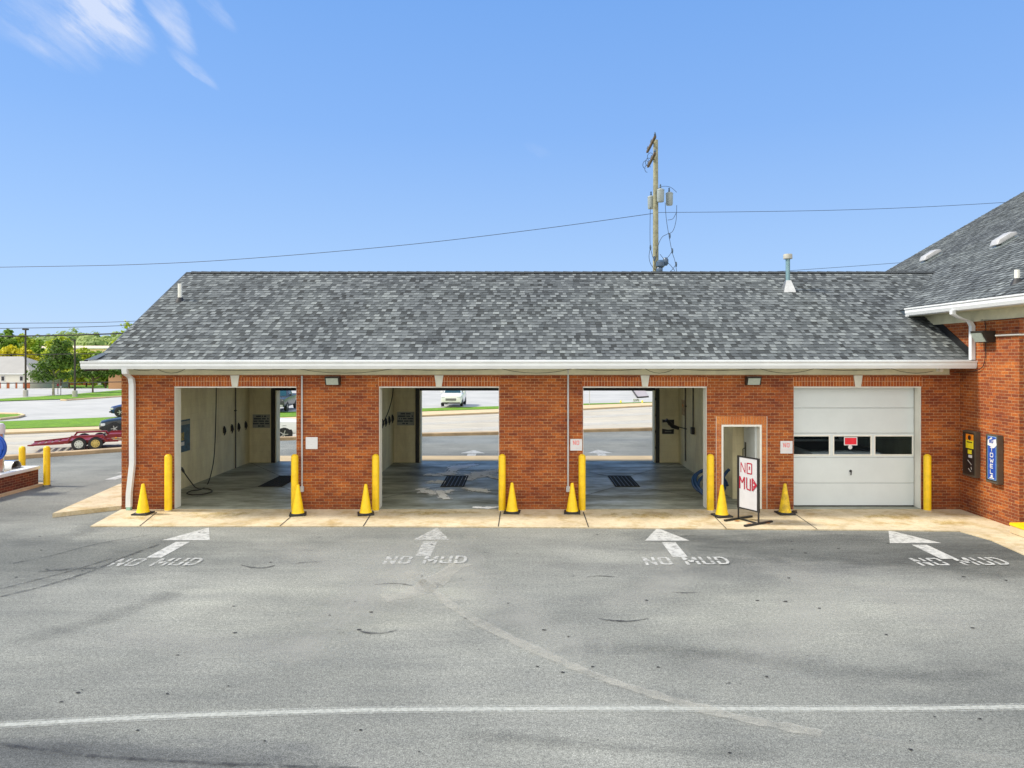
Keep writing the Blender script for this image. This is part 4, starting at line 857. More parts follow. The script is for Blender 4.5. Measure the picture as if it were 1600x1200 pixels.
# ------------------------------------------------------------------ signs on the front wall
def wall_sign(label, px0, py0, px1, py1, word):
    x0, x1 = (px0-VX)/66, (px1-VX)/66; z1, z0 = H-(py0-VY)/66, H-(py1-VY)/66
    t = thing('wall_sign', label, 'sign', 'small white signs on the brick piers', loc=((x0+x1)/2, YF-.002, (z0+z1)/2)); w, hh = (x1-x0)/2, (z1-z0)/2
    MB().bbox(-w, w, -.012, 0, -hh, hh, .003).build('panel', M['pure'], t)
    if word:
        m = MB(); strokes(m, 'NO', (-.075, -.014, .0), (1, 0, 0), (0, 0, 1), .10, w=.16, adv=.82, nrm=(0, -1, 0)); m.build('lettering', M['pink'], t, fixn=False)
        m = MB()
        for r_ in (.10, .085, -.055, -.085): 
            x = -w*.75
            while x < w*.75: l = random.uniform(.012, .03); m.face([(x, -.0145, r_), (x+l, -.0145, r_), (x+l, -.0145, r_+.008), (x, -.0145, r_+.008)]); x += l+.008
        m.build('small_print', plain('faint_print', (.75, .55, .52), .6), t, fixn=False)
    else:
        m = MB()
        m.face([(-.03, -.0145, -.03), (.022, -.0145, -.03), (.022, -.0145, -.024), (-.03, -.0145, -.024)])
        m.build('small_print', plain('faint_grey_print', (.5, .5, .5), .6), t, fixn=False)
wall_sign('blank white square sign on the brick pier right of the first bay', 478, 683, 496.5, 701.5, False)
wall_sign('white sign reading NO in faded red beside the third bay', 891, 686, 909.5, 704, True)
wall_sign('white sign reading NO in faded red left of the closed garage door', 1219, 689, 1238, 708.5, True)

# ------------------------------------------------------------------ bollards
BOL = []
def bollard(label, x, y, hgt=1.35, r=.083, mat='yellow'):
    t = thing('bollard', label, 'bollard', 'yellow steel bollards', loc=(x, y, 0)); m = MB()
    m.lathe([(r, 0), (r, hgt-r*.8)]+[(r*math.cos(a), hgt-r*.8+r*.8*math.sin(a)) for a in (R(20), R(40), R(60), R(78), R(89))], n=20); m.build('post', M[mat], t, smooth=50); 
    m = MB(); m.lathe([(r+.012, 0), (r+.012, .035), (r, .045)], n=20); m.build('base_collar', M['apron'] if y < 17.5 else M['asphalt'], t, smooth=40); return t
for px, lab in ((263, 'yellow bollard at the left jamb of the first bay'), (460.5, 'yellow bollard at the right jamb of the first bay, behind a cone'), (587, 'yellow bollard at the left jamb of the middle bay with soap foam'),
                (784.5, 'yellow bollard at the right jamb of the middle bay with soap foam'), (909.5, 'yellow bollard at the left jamb of the third bay'), (1110, 'yellow bollard between the third bay and the narrow door'),
                (1449, 'yellow bollard right of the closed white garage door')):
    Yb = 16.62; bollard(lab, (px-VX)*Yb/F, Yb)
bollard('yellow bollard standing in the lot at the end of the brick planter', -13.31, 19.9, 1.13, .085)
bollard('yellow bollard behind the planter and its metal drum', -14.6, 20.75, 1.02, .085)
# ------------------------------------------------------------------ cones
def cone(label, px, tilt=0, dirty=False, Yc=16.28, sc=1.0):
    t = thing('traffic_cone', label, 'traffic cone', 'yellow traffic cones along the front wall', loc=((px-VX)*Yc/F, Yc, az+.003), rz=random.uniform(-.3, .3)); t.scale = (sc, sc, sc)
    T = Matrix.Rotation(tilt, 4, 'Y')
    m = MB(); m.bbox(-.185, .185, -.185, .185, 0, .03, .008); m.lathe([(.165, .03), (.15, .045)], n=24); m.build('base', M['black'], t)
    m = MB(); pr = [(.150, .03), (.138, .06), (.125, .10), (.036, .66), (.030, .685), (.022, .69), (.020, .60)]
    m.ring([[T @ Vector((r*math.cos(2*math.pi*k/24), r*math.sin(2*math.pi*k/24), z)) for k in range(24)] for r, z in pr]); m.build('body', M['cone_d' if dirty else 'cone_y'], t, smooth=40)
cone('yellow cone by the white downspout at the left end of the wall', 223.5)
cone('yellow cone right beside the bollard at the right side of the first bay', 465.5, Yc=16.2)
cone('yellow cone left of the bollard at the soapy middle bay', 571.5, Yc=16.25)
cone('yellow cone right of the bollard at the soapy middle bay', 800, Yc=16.42)
cone('yellow cone under the grey conduit, left of the third bay', 894, Yc=16.4)
cone('yellow cone leaning a little beside the NO MUD board', 1128, Yc=16.05, tilt=.0, dirty=False, sc=1.03)
cone('scuffed yellow cone on the pier between narrow door and garage door', 1226.5, Yc=16.3, dirty=True)
s = thing('door_stop_block', 'small dark block with brown top on the apron by the garage door', 'block', loc=((1241-VX)*16.35/F, 16.35, az)); MB().bbox(-.06, .06, -.04, .04, .003, .05, .01).build('block', M['bronze'], s); MB().bbox(-.03, .06, -.03, .03, .05, .07, .006).build('top', M['bark'], s)
s = thing('kerb_block', 'low concrete block with a yellow painted top at the far right', 'kerb block', loc=(10.1, 14.35, az))
MB().bbox(-.10, .5, -.25, .2, .003, .15, .01).build('block', M['conc'], s); MB().bbox(-.105, .505, -.255, .205, .152, .21, .01).build('painted_top', M['yellow'], s)

# ------------------------------------------------------------------ NO MUD board
a = P(1160, 812, az); 
bd = thing('sign_board', 'black framed white board reading NO MUD in red before the open door', 'sign board', loc=(0, 0, 0))
pl, prr = Q(1153.5, 795, 15.75), Q(1185.5, 801, 15.25)           # lower corners of the panel
tl = Q(1153.5, 716, 15.75); tr = Q(1185.5, 724, 15.25)
zl = (pl.z+prr.z)/2; hgt = .99; base = Vector((pl.x, pl.y, .33)); ux = Vector((prr.x-pl.x, prr.y-pl.y, 0)); wd = ux.length; ux.normalize(); nv = Vector((ux.y, -ux.x, 0)); 
if nv.y > 0: nv = -nv
zb = .30; zt_ = zb+1.12
Tm = Matrix.Translation((pl.x, pl.y, 0)) @ Matrix((( ux.x, -nv.x, 0, 0), (ux.y, -nv.y, 0, 0), (0, 0, 1, 0), (0, 0, 0, 1)))
m = MB(); m.box(.0, wd, -.006, .006, zb, zt_, T=Tm); m.build('panel', plain('board_white', (.50, .50, .52), .5, var=.05), bd)
m = MB(); t_ = .036
m.box(-.02, t_, -.016, .016, zb-.02, zt_+.02, T=Tm); m.box(wd-t_, wd+.02, -.016, .016, zb-.02, zt_+.02, T=Tm); m.box(t_+.001, wd-t_-.001, -.015, .015, zt_-.008, zt_+.02, T=Tm); m.box(t_+.001, wd-t_-.001, -.015, .015, zb-.02, zb+.008, T=Tm)
m.build('frame', M['blackm'], bd)
m = MB(); m.box(-.01, .02, -.012, .012, .06, zb-.021, T=Tm); m.box(wd-.02, wd+.01, -.012, .012, .06, zb-.021, T=Tm); m.box(-.02, wd+.02, -.015, .015, .03, .06, T=Tm)
for xx in (0.005, wd-.005): m.box(xx-.028, xx+.028, -.42, -.0155, .026, .062, T=Tm); m.box(xx-.028, xx+.028, .0155, .42, .026, .062, T=Tm)
m.build('stand', M['blackm'], bd)
m = MB(); fr = Tm
def tape(x0, z0_, x1, z1_, w=.022, k=[0]):
    k[0] += 1; a_ = Vector((x0, 0, z0_)); b_ = Vector((x1, 0, z1_)); t = (b_-a_).normalized(); s = Vector((-t.z, 0, t.x))*w/2; o_ = Vector((0, -.0075-.0005*k[0], 0))
    m.face([fr @ (v+o_) for v in (a_-s, b_-s, b_+s, a_+s)])
u = wd/.62
zN = zb+.78; hN = .22
for sgm in ((.09, 0, .09, 1), (.09, 1, .22, 0), (.22, 0, .22, 1)): tape(sgm[0]*u, zN+sgm[1]*hN, sgm[2]*u, zN+sgm[3]*hN)
for sgm in ((.28, 0, .28, 1), (.28, 1, .42, 1), (.42, 1, .42, 0), (.42, 0, .28, 0), (.35, .38, .35, .72)): tape(sgm[0]*u, zN+sgm[1]*hN, sgm[2]*u, zN+sgm[3]*hN, .026)
zM = zb+.42; hM = .27
for sgm in ((.06, 0, .06, 1), (.06, 1, .13, .5), (.13, .5, .20, 1), (.20, 1, .20, 0), (.27, 1, .27, .1), (.27, .08, .38, .0), (.38, 0, .38, .95), (.44, 0, .44, 1), (.44, 1, .57, .5), (.57, .5, .44, 0), (.47, .3, .54, .5), (.47, .7, .54, .5)): tape(sgm[0]*u, zM+sgm[1]*hM, sgm[2]*u, zM+sgm[3]*hM, .028)
m.build('lettering', M['red'], bd, fixn=False)

# ------------------------------------------------------------------ vending boxes on the side wall
def vend(label, y0, y1, z0, z1, xf, kind):
    t = thing('vending_box', label, 'vending machine', 'wall mounted vending boxes', loc=(X2, 0, 0)); d_ = xf-X2
    MB().bbox(d_, -.002, y0, y1, z0, z1, .008).build('case', M['boxgrey'], t)
    MB().box(d_-.004, d_, y0+.03, y1-.03, z0+.05, z1-.04).build('recess', M['bronze'], t)
    for z in (z0+.12, z1-.12): MB().lathe([(.014, 0), (.014, .02)], (d_+.02, y1+.0, z), (0, 1, 0), 10).build('lock', M['steel'], t)
    w = y1-y0; zt0 = z1-.08; zb0 = z0+.10; n_ = (-1, 0, 0)
    def rect(name, ya, yb_, za, zb_, mat, lift=.006):   # a label: ya..yb measured from the near side
        return MB().box(d_-lift, d_-lift+.002, y0+ya*w, y0+yb_*w, z0+za*(z1-z0), z0+zb_*(z1-z0)).build(name, mat, t)
    if kind == 0:
        rect('poster', .12, .68, .10, .92, M['blk']); rect('poster_top', .12, .70, .62, .92, M['ylw'], .009); rect('poster_band', .12, .70, .80, .93, M['org'], .011); rect('poster_bar', .2, .62, .745, .765, M['blk'], .012)
        rect('poster_patch', .25, .55, .50, .59, M['ylw'], .009); rect('poster_patch', .22, .50, .42, .48, M['pure'], .009)
        m = MB(); 
        for (ya, za, yb_, zb_) in ((.55, .36, .25, .27), (.3, .22, .25, .17), (.5, .18, .3, .12)):
            p0 = Vector((d_-.010, y0+ya*w, z0+za*(z1-z0))); p1 = Vector((d_-.010, y0+yb_*w, z0+zb_*(z1-z0))); m.tube([p0, p1], .007, 5)
        m.build('bottle_picture', plain('poster_pale', (.6, .55, .48), .5), t); 
        m = MB(); m.lathe([(.055, 0), (.055, .002)], (d_-.0125, y0+.41*w, z0+.855*(z1-z0)), (-1, 0, 0), 16); m.build('poster_disc', M['blk'], t)
    else:
        rect('placard_edge', .10, .80, .075, .965, plain('placard_light_blue', (.25, .45, .7), .5)); rect('placard', .13, .77, .085, .955, M['blue'], .008)
        m = MB(); c_ = [(.10, .78), (.62, .73), (.85, .80), (.80, .92), (.55, .90), (.42, .95), (.12, .88)]
        m.face([(d_-.010, y0+(.9-a_)*w, z0+b_*(z1-z0)) for a_, b_ in c_]); m.build('placard_badge', M['pure'], t, fixn=False)
        m = MB(); strokes(m, 'WD', (d_-.0115, y0+.66*w, z0+.82*(z1-z0)), (0, -1, .1), (0, 0, 1), .09, w=.2, adv=.78, nrm=(-1, 0, 0)); m.build('badge_lettering', M['blue'], t, fixn=False)
        m = MB()
        for k, ch in enumerate('TOWELS'[:5]): strokes(m, ch, (d_-.0115, y0+.60*w, z0+(.655-.115*k)*(z1-z0)), (0, -1, 0), (0, 0, 1), .092, w=.2, nrm=(-1, 0, 0), wx=2.0)
        m.build('lettering', M['pure'], t, fixn=False)
        m = MB(); m.lathe([(.035, 0), (.035, .002)], (d_-.012, y0+.44*w, z0+.145*(z1-z0)), (-1, 0, 0), 16); m.box(d_-.014, d_-.012, y0+.25*w, y0+.62*w, z0+.10*(z1-z0), z0+.12*(z1-z0)); m.build('round_mark', M['pure'], t)
vend('brown wall box with a yellow and black poster, nearer the corner', 16.05, 16.52, .88, 1.93, 10.26, 0)
vend('brown wall box with a blue vertical TOWEL placard', 15.28, 15.68, .87, 1.93, 10.25, 1)

# ------------------------------------------------------------------ fittings inside the bays
def drain(label, x0, x1, y0=19.65, y1=21.45):
    t = thing('floor_drain', label, 'drain grate', 'iron drain grates in the bay floors', loc=((x0+x1)/2, (y0+y1)/2, .03)); w = (x1-x0)/2; l = (y1-y0)/2
    m = MB(); m.box(-w, w, -l, -l+.04, 0, .012); m.box(-w, w, l-.04, l, 0, .012); m.box(-w, -w+.04, -l+.041, l-.041, 0, .012); m.box(w-.04, w, -l+.041, l-.041, 0, .012); m.build('frame', M['dgrate'], t)
    m = MB(); k = 5; 
    for i in range(k): x = -w+.05+(2*w-.1)*(i+.5)/k; m.box(x-.042, x+.042, -l+.045, l-.045, .002, .014)
    m.build('bars', M['dgrate'], t); MB().box(-w+.041, w-.041, -l+.041, l-.041, -.001, .0015).build('pit', M['blk'], t)
drain('iron drain grate in the floor of the first bay', -7.3, -6.65); drain('iron drain grate in the soapy middle bay floor', -2.25, -1.6); drain('iron drain grate in the third bay floor', 2.6, 3.28)
def film(m, pts, w, zz=.033, n=5, jit=.5):
    c = smooth_path([P(x, y, zz) for x, y in pts], n); L = len(c); prev = None
    for i in range(L):
        t = (c[min(i+1, L-1)]-c[max(i-1, 0)]); nr = Vector((-t.y, t.x, 0)).normalized(); k = i/(L-1); ww = w*(1+jit*(random.random()-.5))*(.35+.65*math.sin(math.pi*(.08+.84*k)))
        ring = [c[i]+nr*(ww/2)*q_ for q_ in (-1, -.6, -.25, .25, .6, 1)]
        if prev:
            for j, cv in enumerate((.45, .8, 1.0, .8, .45)): m.face([prev[j], ring[j], ring[j+1], prev[j+1]], cv)
        prev = ring
m = MB()
FW = 1.35
for k, (pts, w) in enumerate((([(664, 741), (685, 742), (702, 739), (712, 731), (730, 727), (748, 726)], .62), ([(729, 750), (745, 743), (760, 738), (790, 733)], .85), ([(668, 752), (680, 753), (694, 751)], .6), ([(655, 763), (675, 769), (690, 769), (708, 765)], .5),
               ([(686, 766), (692, 774), (698, 780)], .35), ([(722, 762), (745, 765), (765, 769)], .35), ([(738, 792), (760, 793), (790, 791)], .22), ([(756, 741), (775, 747), (790, 746)], .3))):
    film(m, pts, w*FW, zz=.033+.001*k, jit=.9)
tag(m.build('soap_foam', M['foam'], attr='cover', fixn=False), 'white soap foam spread around the drain of the middle bay', 'foam', kind='stuff')
m = MB()
def seg(p, q_, w=.02, z=.033):
    p, q_ = Vector((p[0], p[1], z)), Vector((q_[0], q_[1], z)); t = (q_-p).normalized(); s = Vector((-t.y, t.x, 0))*w/2; m.face([p-s, q_-s, q_+s, p+s])
for cx0, cx1, a_, b_ in ((2.6, 3.28, .7, 5.3), (-2.25, -1.6, -4.3, .4), (-7.3, -6.65, -9.2, -4.6)):
    seg((cx0, 19.65), (a_, 17.2)); seg((cx1, 19.65), (b_, 17.2)); seg((cx0, 21.45), (a_, 24.1)); seg((cx1, 21.45), (b_, 24.1))
struct(m.build('floor_joint', M['crack'], fixn=False))
def notice(label, x0, x1, z0, z1, y, torn=False):
    t = thing('bay_sign', label, 'sign', 'notice boards inside the bays', loc=((x0+x1)/2, y, (z0+z1)/2)); w, hh = (x1-x0)/2, (z1-z0)/2
    MB().bbox(-w, w, -.012, 0, -hh, hh, .003).build('panel', M['greybd'] if not torn else M['cream'], t)
    m = MB()
    if torn:
        m.face([(-w*.9, -.014, hh*.55), (-w*.95, -.014, hh*.95), (w*.95, -.014, hh*.95), (w*.95, -.014, hh*.0), (w*.5, -.014, -hh*.05), (0, -.014, hh*.25), (-w*.2, -.014, hh*.6)])
        m.face([(-w*.95, -.014, -hh*.95), (w*.9, -.014, -hh*.95), (w*.95, -.014, -hh*.3), (0, -.014, -hh*.4), (-w*.95, -.014, -hh*.25)])
        m.build('torn_print', M['blk'], t, fixn=False); m = MB()
        for k in range(7): m.face([(-w*.5+k*w*.15, -.0155, -hh*.72), (-w*.42+k*w*.15, -.0155, -hh*.72), (-w*.42+k*w*.15, -.0155, -hh*.55), (-w*.5+k*w*.15, -.0155, -hh*.55)])
        m.build('print', M['greybd'], t, fixn=False); return
    rows = [[.28, .27], [.44, .22, .13], [.24, .62], [.34, .28, .26], [.16, .18]]
    for i, rw in enumerate(rows):
        tot = sum(rw)+.05*(len(rw)-1); x = -tot*w*.97; z = hh*(.72-.36*i)
        for l in rw:
            n_ = max(3, int(l*18)); ww = l*w*1.94/n_
            for k in range(n_):
                if random.random() < .93: m.face([(x+k*ww, -.014, z-hh*.11), (x+(k+.82)*ww, -.014, z-hh*.11), (x+(k+.82)*ww, -.014, z+hh*random.uniform(.08, .12)), (x+k*ww, -.014, z+hh*.11)])
            x += l*w*1.94+.05*w*1.94
    m.build('print', M['navy'], t, fixn=False)
def rx(px, D=24.2): return (px-VX)*D/F
def rzz(py, D=24.2): return H-(py-VY)*D/F
notice('notice with rows of dark text at the back of the first bay', rx(395), rx(422), rzz(668.5), rzz(647.5), 24.198)
notice('notice with rows of dark text at the back of the middle bay', rx(620.5), rx(647.5), rzz(664.5), rzz(643.5), 24.198)
notice('torn black notice at the back of the third bay', rx(1034), rx(1053.5), rzz(678.5), rzz(655), 24.198, True)
# poster on the left wall of the first bay
t = thing('wall_poster', 'blue and yellow poster on the left wall of the first bay', 'poster', loc=(-9.28, 19.35, 1.46))
MB().box(.001, .008, -.62, .50, -.44, .44).build('sheet', M['dteal'], t)
m = MB(); m.box(.008, .010, -.62, .50, .30, .40); m.build('heading', M['greybd'], t)
m = MB(); m.box(.008, .011, -.45, .15, -.12, .10); m.box(.008, .011, -.60, -.30, -.22, .0); m.box(.008, .011, -.5, -.35, .12, .2); m.build('picture', plain('poster_gold', (.35, .26, .04), .5, var=.6, scale=18), t)
m = MB(); m.box(.011, .013, -.05, .15, -.26, -.16); m.build('label', M['pure'], t)
# pipes, holders and hoses on the left walls
def bay_pipe(label, x, y, sgn, z0, z1, r=.02, box=None):
    t = thing('wall_pipe', label, 'pipe', 'black pipes on the bay walls', loc=(x, y, 0)); MB().tube([(sgn*.035, 0, z0), (sgn*.035, 0, z1)], r, 8).build('pipe', M['bronze'], t, smooth=40)
    m = MB(); m.box(0, sgn*.06, -.05, .05, (z0+z1)*.62, (z0+z1)*.62+.03); m.build('clip', M['bronze'], t)
    if box: MB().bbox(min(.002*sgn, sgn*.10), max(.002*sgn, sgn*.10), -.09, .09, z0-.12, z0+.10, .01).build('box', M['blk'], t)
bay_pipe('black pipe running floor to ceiling on the first bay wall', -9.28, 22.95, 1, .03, 3.0)
bay_pipe('black pipe near the back of the third bay right wall', 5.35, 23.05, -1, .25, 3.0)
bay_pipe('black pipe ending in a round box on the third bay right wall', 5.35, 22.0, -1, 1.35, 3.0, box=True)
def holder(label, x, y, z):
    t = thing('gun_holder', label, 'tool holder', 'black spray gun holders on the bay walls', loc=(x, y, z))
    m = MB(); m.tube([(.01, 0, .14), (.04, 0, .08), (.05, .02, -.02), (.02, 0, -.15)], [.02, .026, .03, .012], 8); m.build('bracket', M['blk'], t, smooth=50); MB().box(0, .015, -.05, .05, -.08, .10).build('plate', M['bronze'], t)
for k, px in enumerate((349.5, 361.5, 372, 383)):
    D = 9.28*F/(VX-px); holder('black gun holder, %s from the front on the first bay wall' % ('first', 'second', 'third', 'last')[k], -9.28, min(D, 24.0), 1.33)
for k, px in enumerate((596.5, 601.5, 607, 612)):
    D = 4.36*F/(VX-px); holder('black gun holder, %s from the front on the middle bay wall' % ('first', 'second', 'third', 'last')[k], -4.36, min(D, 24.05), 1.55)
def hose(label, pts, r, mat, grp=None, end=None):
    t = thing('hose', label, 'hose', grp); MB().tube(smooth_path(pts), r, 8).build('tube', mat, t, smooth=60)
    if end: m = MB(); m.tube(end, [.03, .035, .03], 8); m.build('nozzle', M['blk'], t, smooth=50)
f1 = P(330, 745, .05)
hose('long black wash hose hanging into the first bay and looping on its floor', [Q(338, 596, 19.4), Q(337.5, 640, 19.6), Q(336, 690, 19.7), Q(333, 725, 19.6), P(325, 755, .05), P(314, 764.5, .05), P(300, 766.5, .05), P(292, 770.5, .05), P(300, 773, .05), P(318, 772, .05), P(331, 768, .05), P(326, 764, .05), P(308, 763, .05), Q(296, 750, 18.6), Q(284, 733, 18.0), Q(281, 731, 17.6)], .014, M['cable'],
     end=[Q(287, 737, 18.0), Q(284, 732, 17.8), Q(280, 731, 17.5)])
hose('black hose hanging beside the back corner of the middle bay', [Q(614.5, 600, 22.5), Q(613, 620, 22.2), Q(606, 645, 21.9), Q(594.5, 669, 21.6)], .014, M['cable'])
pts = []
for k in range(0, 44):
    a_ = k*.40; r_ = .42-.003*k; cz = .36+.10*math.sin(a_*.21); pts.append((4.78+r_*1.05*math.cos(a_), 18.0+.24*math.sin(a_)+.10*math.sin(a_*.33), cz+r_*.72*math.sin(a_)))
pts += [(5.1, 17.9, .62), (5.2, 17.8, .8)]
hose('dark blue vacuum hose coiled on the floor inside the third bay', pts, .04, M['darkblue'])
t = thing('spray_gun_rack', 'black spray gun on a bracket at the third bay right wall', 'spray gun', loc=(5.35, 22.9, 1.32))
MB().tube([(-.02, 0, -.02), (-.3, -.05, .05), (-.42, -.1, .1)], .018, 6).build('arm', M['blk'], t); m = MB(); m.tube([(-.3, -.05, .0), (-.5, -.1, .08), (-.72, -.15, .30)], [.05, .07, .05], 8); m.build('gun', M['blk'], t, smooth=50)
t = thing('wall_hook', 'small dark hook on the third bay wall near its front', 'hook', loc=(5.35, 20.0, 1.0)); MB().tube([(0, 0, 0), (-.18, 0, .01), (-.22, 0, .06)], .018, 6).build('hook', M['blk'], t); MB().box(-.02, 0, -.04, .04, -.05, .05).build('plate', M['bronze'], t)
t = thing('decal_strip', 'narrow tan sticker strip on the third bay back corner', 'sticker', loc=(5.35, 23.5, 1.9)); MB().box(-.008, -.001, -.2, .2, -.2, .3).build('sheet', plain('old_decal', (.55, .40, .22), .6, var=.4, scale=12), t); MB().lathe([(.05, 0), (.05, .003)], (-.008, 0, .12), (-1, 0, 0), 12).build('dot', M['org'], t)

# ------------------------------------------------------------------ planter with vacuum gear
pt = thing('brick_planter', 'low brick island with white coping at the left edge', 'planter', loc=(0, 0, 0))
px1, py1 = -13.55, 19.9
MB().box(px1-4.0, px1, 12.0, py1, -.1, .48).build('wall', M['brick_dark'], pt)
m = MB(); m.bbox(px1-.22, px1+.04, 11.96, py1+.04, .482, .57, .012); m.bbox(px1-4.0, px1-.221, py1-.20, py1+.04, .482, .569, .012); m.build('coping', M['gutter'], pt)
MB().box(px1-3.9, px1-.221, 12.1, py1-.201, .482, .52).build('top_slab', M['planter_top'], pt)
m = MB(); m.prism([(px1+.005, 12, 0), (px1+.10, 12, 0), (px1+.10, py1+.2, 0), (px1-.1, py1+.2, 0), (px1-4, py1+.2, 0), (px1-4, py1+.005, 0), (px1+.005, py1+.005, 0)], (0, 0, .07)); m.build('base_kerb', M['conc'], pt)
t = thing('metal_drum', 'half round metal drum lying on the brick island', 'drum', loc=(-13.95, 19.6, .57))
m = MB(); rr_ = .20; hf = [(rr_*math.cos(R(a_)), rr_*math.sin(R(a_))) for a_ in range(0, 181, 15)]
ri = [(a_*.93, b_*.93) for a_, b_ in reversed(hf)]
m.ring([[Vector((x, a_, b_)) for a_, b_ in hf+ri] for x in (-1.6, 0)]); m.build('shell', M['stain'], t, smooth=40)
m = MB(); m.face([(-.12, a_, b_) for a_, b_ in hf]); m.build('end_plate', M['bronze'], t, fixn=False)
m = MB(); m.box(-1.75, .12, -.3, .26, -.045, -.003); m.build('base_plate', M['steel'], t)
t = thing('vacuum_station', 'white topped vacuum post wrapped in bright blue hose at the left edge', 'vacuum', loc=(-13.98, 18.9, .52))
m = MB(); m.lathe([(.17, .0), (.17, 1.05), (.15, 1.08)], n=24); m.build('tank', M['stain'], t, smooth=40)
m = MB(); m.lathe([(.19, 1.06), (.19, 1.26), (.15, 1.33), (.05, 1.35)], n=24); m.build('cap', M['pure'], t, smooth=40)
m = MB(); pts = []
for k in range(60):
    a_ = k*.30; pts.append((.10+.26*math.cos(a_)+.04*math.sin(a_*.37), -.24-.02*math.cos(a_*.5), .70+.30*math.sin(a_)-.02*math.cos(a_*.4)))
m.tube(smooth_path(pts, 2), .042, 8); m.build('hose_coil', M['hoseblue'], t, smooth=60)
m = MB(); m.box(.0, .16, -.20, -.16, .62, .95); m.build('control_box', M['bronze'], t); m = MB(); m.lathe([(.05, 0), (.05, .02)], (.09, -.2, .72), (0, -1, 0), 14); m.build('dial', M['pure'], t)
m = MB(); m.tube(smooth_path([(.12, -.22, .35), (.2, -.22, .2), (.15, -.2, .05), (.0, -.2, .01)]), .010, 5); m.build('cord', M['cable'], t)

# ------------------------------------------------------------------ utility pole and wires
PX, PY = 6.63, 35.1
up = thing('utility_pole', 'tall wooden utility pole with grey transformers behind the long roof', 'utility pole', loc=(PX, PY, 0)); s35 = PY/F
m = MB(); m.lathe([(.175, -1), (.15, 7), (.115, H+(VY-219)*s35)], n=16); m.build('post', M['wood'], up, smooth=50)
def up_xz(px, py): return ((px-VX)*s35-PX, H+(VY-py)*s35)
for (xn, yn, xf_, yf_, za) in ((6.41, 34.05, 6.53, 36.6, 14.2), (6.42, 34.15, 6.55, 36.5, 13.42)):
    pn, pf = Vector((xn-PX, yn-PY, za)), Vector((xf_-PX-.05, yf_-PY, za)); m = MB(); m.tube([pn, pf], .075, 4); ca = m.build('crossarm', M['bark'], up)
    for k in range(3): MB().lathe([(.03, .05), (.06, .12), (.04, .18), (.02, .24)], pn.lerp(pf, .03+.45*k), (0, 0, 1), 10).build('insulator', M['insul'], ca)
for (px, py0_, py1_, yo) in ((1046.5, 301, 320, .1), (1030, 299, 318, -.35), (1019.5, 305, 324, .35)):
    x, z1_ = up_xz(px, py0_); _, z0_ = up_xz(px, py1_); m = MB(); m.lathe([(.15, z0_), (.17, z0_+.05), (.18, z1_-.05), (.19, z1_-.04), (.18, z1_), (.10, z1_+.05)], (x, yo, 0), (0, 0, 1), 18); tr_ = m.build('transformer', M['tgrey'], up, smooth=40)
    m = MB(); m.lathe([(.03, z1_+.04), (.05, z1_+.1), (.03, z1_+.16), (.045, z1_+.2), (.02, z1_+.26)], (x-.02, yo-.05, 0), (0, 0, 1), 10); m.build('bushing', M['insul'], tr_)
m = MB()
for (px, py) in ((1005, 262), (1008, 268), (1012, 250), (1009, 258)): 
    x, z = up_xz(px, py); pp = [(x+.12*math.cos(a_*.7), -.8+.05*a_, z+.16*math.sin(a_*.7)) for a_ in range(8)]; m.tube(pp, .012, 5)
m.build('jumper_wires', M['cable'], up)
m = MB()
def dn(pts, r=.012, yo=-.2): m.tube(smooth_path([(up_xz(a_, b_)[0], yo, up_xz(a_, b_)[1]) for a_, b_ in pts]), r, 5)
dn([(1015, 325), (1014.5, 360), (1015, 385), (1018, 400), (1022, 412), (1020, 425), (1025, 428)]); dn([(1038, 318), (1040, 345), (1045, 375), (1049, 395), (1053, 408), (1056, 425)]); dn([(1056, 322), (1055, 345), (1050, 362), (1041, 367), (1033, 372), (1027, 385), (1023, 405)])
dn([(1049, 393), (1043, 402), (1034, 410), (1030, 420), (1038, 427), (1047, 424), (1055, 414)]); dn([(1055, 334), (1050, 343), (1042, 345)]); dn([(1015, 388), (1013, 402), (1016, 414), (1024, 424), (1030, 427)]); dn([(1030, 398), (1038, 408), (1046, 415), (1053, 424)])
dn([(1022, 305), (1030, 294), (1045, 293.5), (1056, 302)], .01)
m.build('drop_cables', M['cable'], up)
m = MB()
for (px, py, r_) in ((1030, 414, .22), (1028.5, 424, .16), (1038, 410, .14)):
    x, z = up_xz(px, py); MB().lathe([(r_*.5, -.2), (r_, -.1), (r_, .1), (r_*.5, .2)], (x, -.3, z), (0, 0, 1), 12).build('cable_box', M['insul'], up, smooth=40)
for (px, py) in ((1049, 393), (1015, 388), (1021, 405), (1055, 414), (1045, 370)): x, z = up_xz(px, py); MB().lathe([(.035, -.12), (.05, 0), (.035, .12)], (x, -.22, z), (0, 0, 1), 8).build('splice_case', M['insul'], up)
def wire(label, pix, r=.014, D=35.1):
    pts = smooth_path([Q(px, py, d_ if d_ else D) for px, py, d_ in pix], 10); o = MB().tube(pts, r, 5).build('overhead_wire', M['cable']); return tag(o, label, 'overhead wire', 'overhead wires')
wire('long thin wire sagging from the utility pole across the sky to the left', [(-400, 424, 0), (0, 417.5, 0), (220, 413, 0), (400, 403, 0), (640, 382, 0), (850, 357, 0), (1024, 333, 0)], .013)
wire('thin wire from the utility pole to the right above the steep roof', [(1026, 332, 0), (1150, 331, 0), (1300, 328.5, 0), (1450, 323, 0), (1620, 313, 0), (1800, 300, 0)], .011)
wire('thin wire crossing low behind the flue pipe at the right', [(1027, 432, 0), (1150, 428, 0), (1290, 419, 0), (1400, 411, 0), (1600, 396, 0)], .010)
wire('top thin wire over the trees at far left', [(-300, 509, 0), (0, 505.3, 0), (215, 501.5, 0), (500, 480, 0), (800, 455, 0), (1024, 433, 0)], .012)
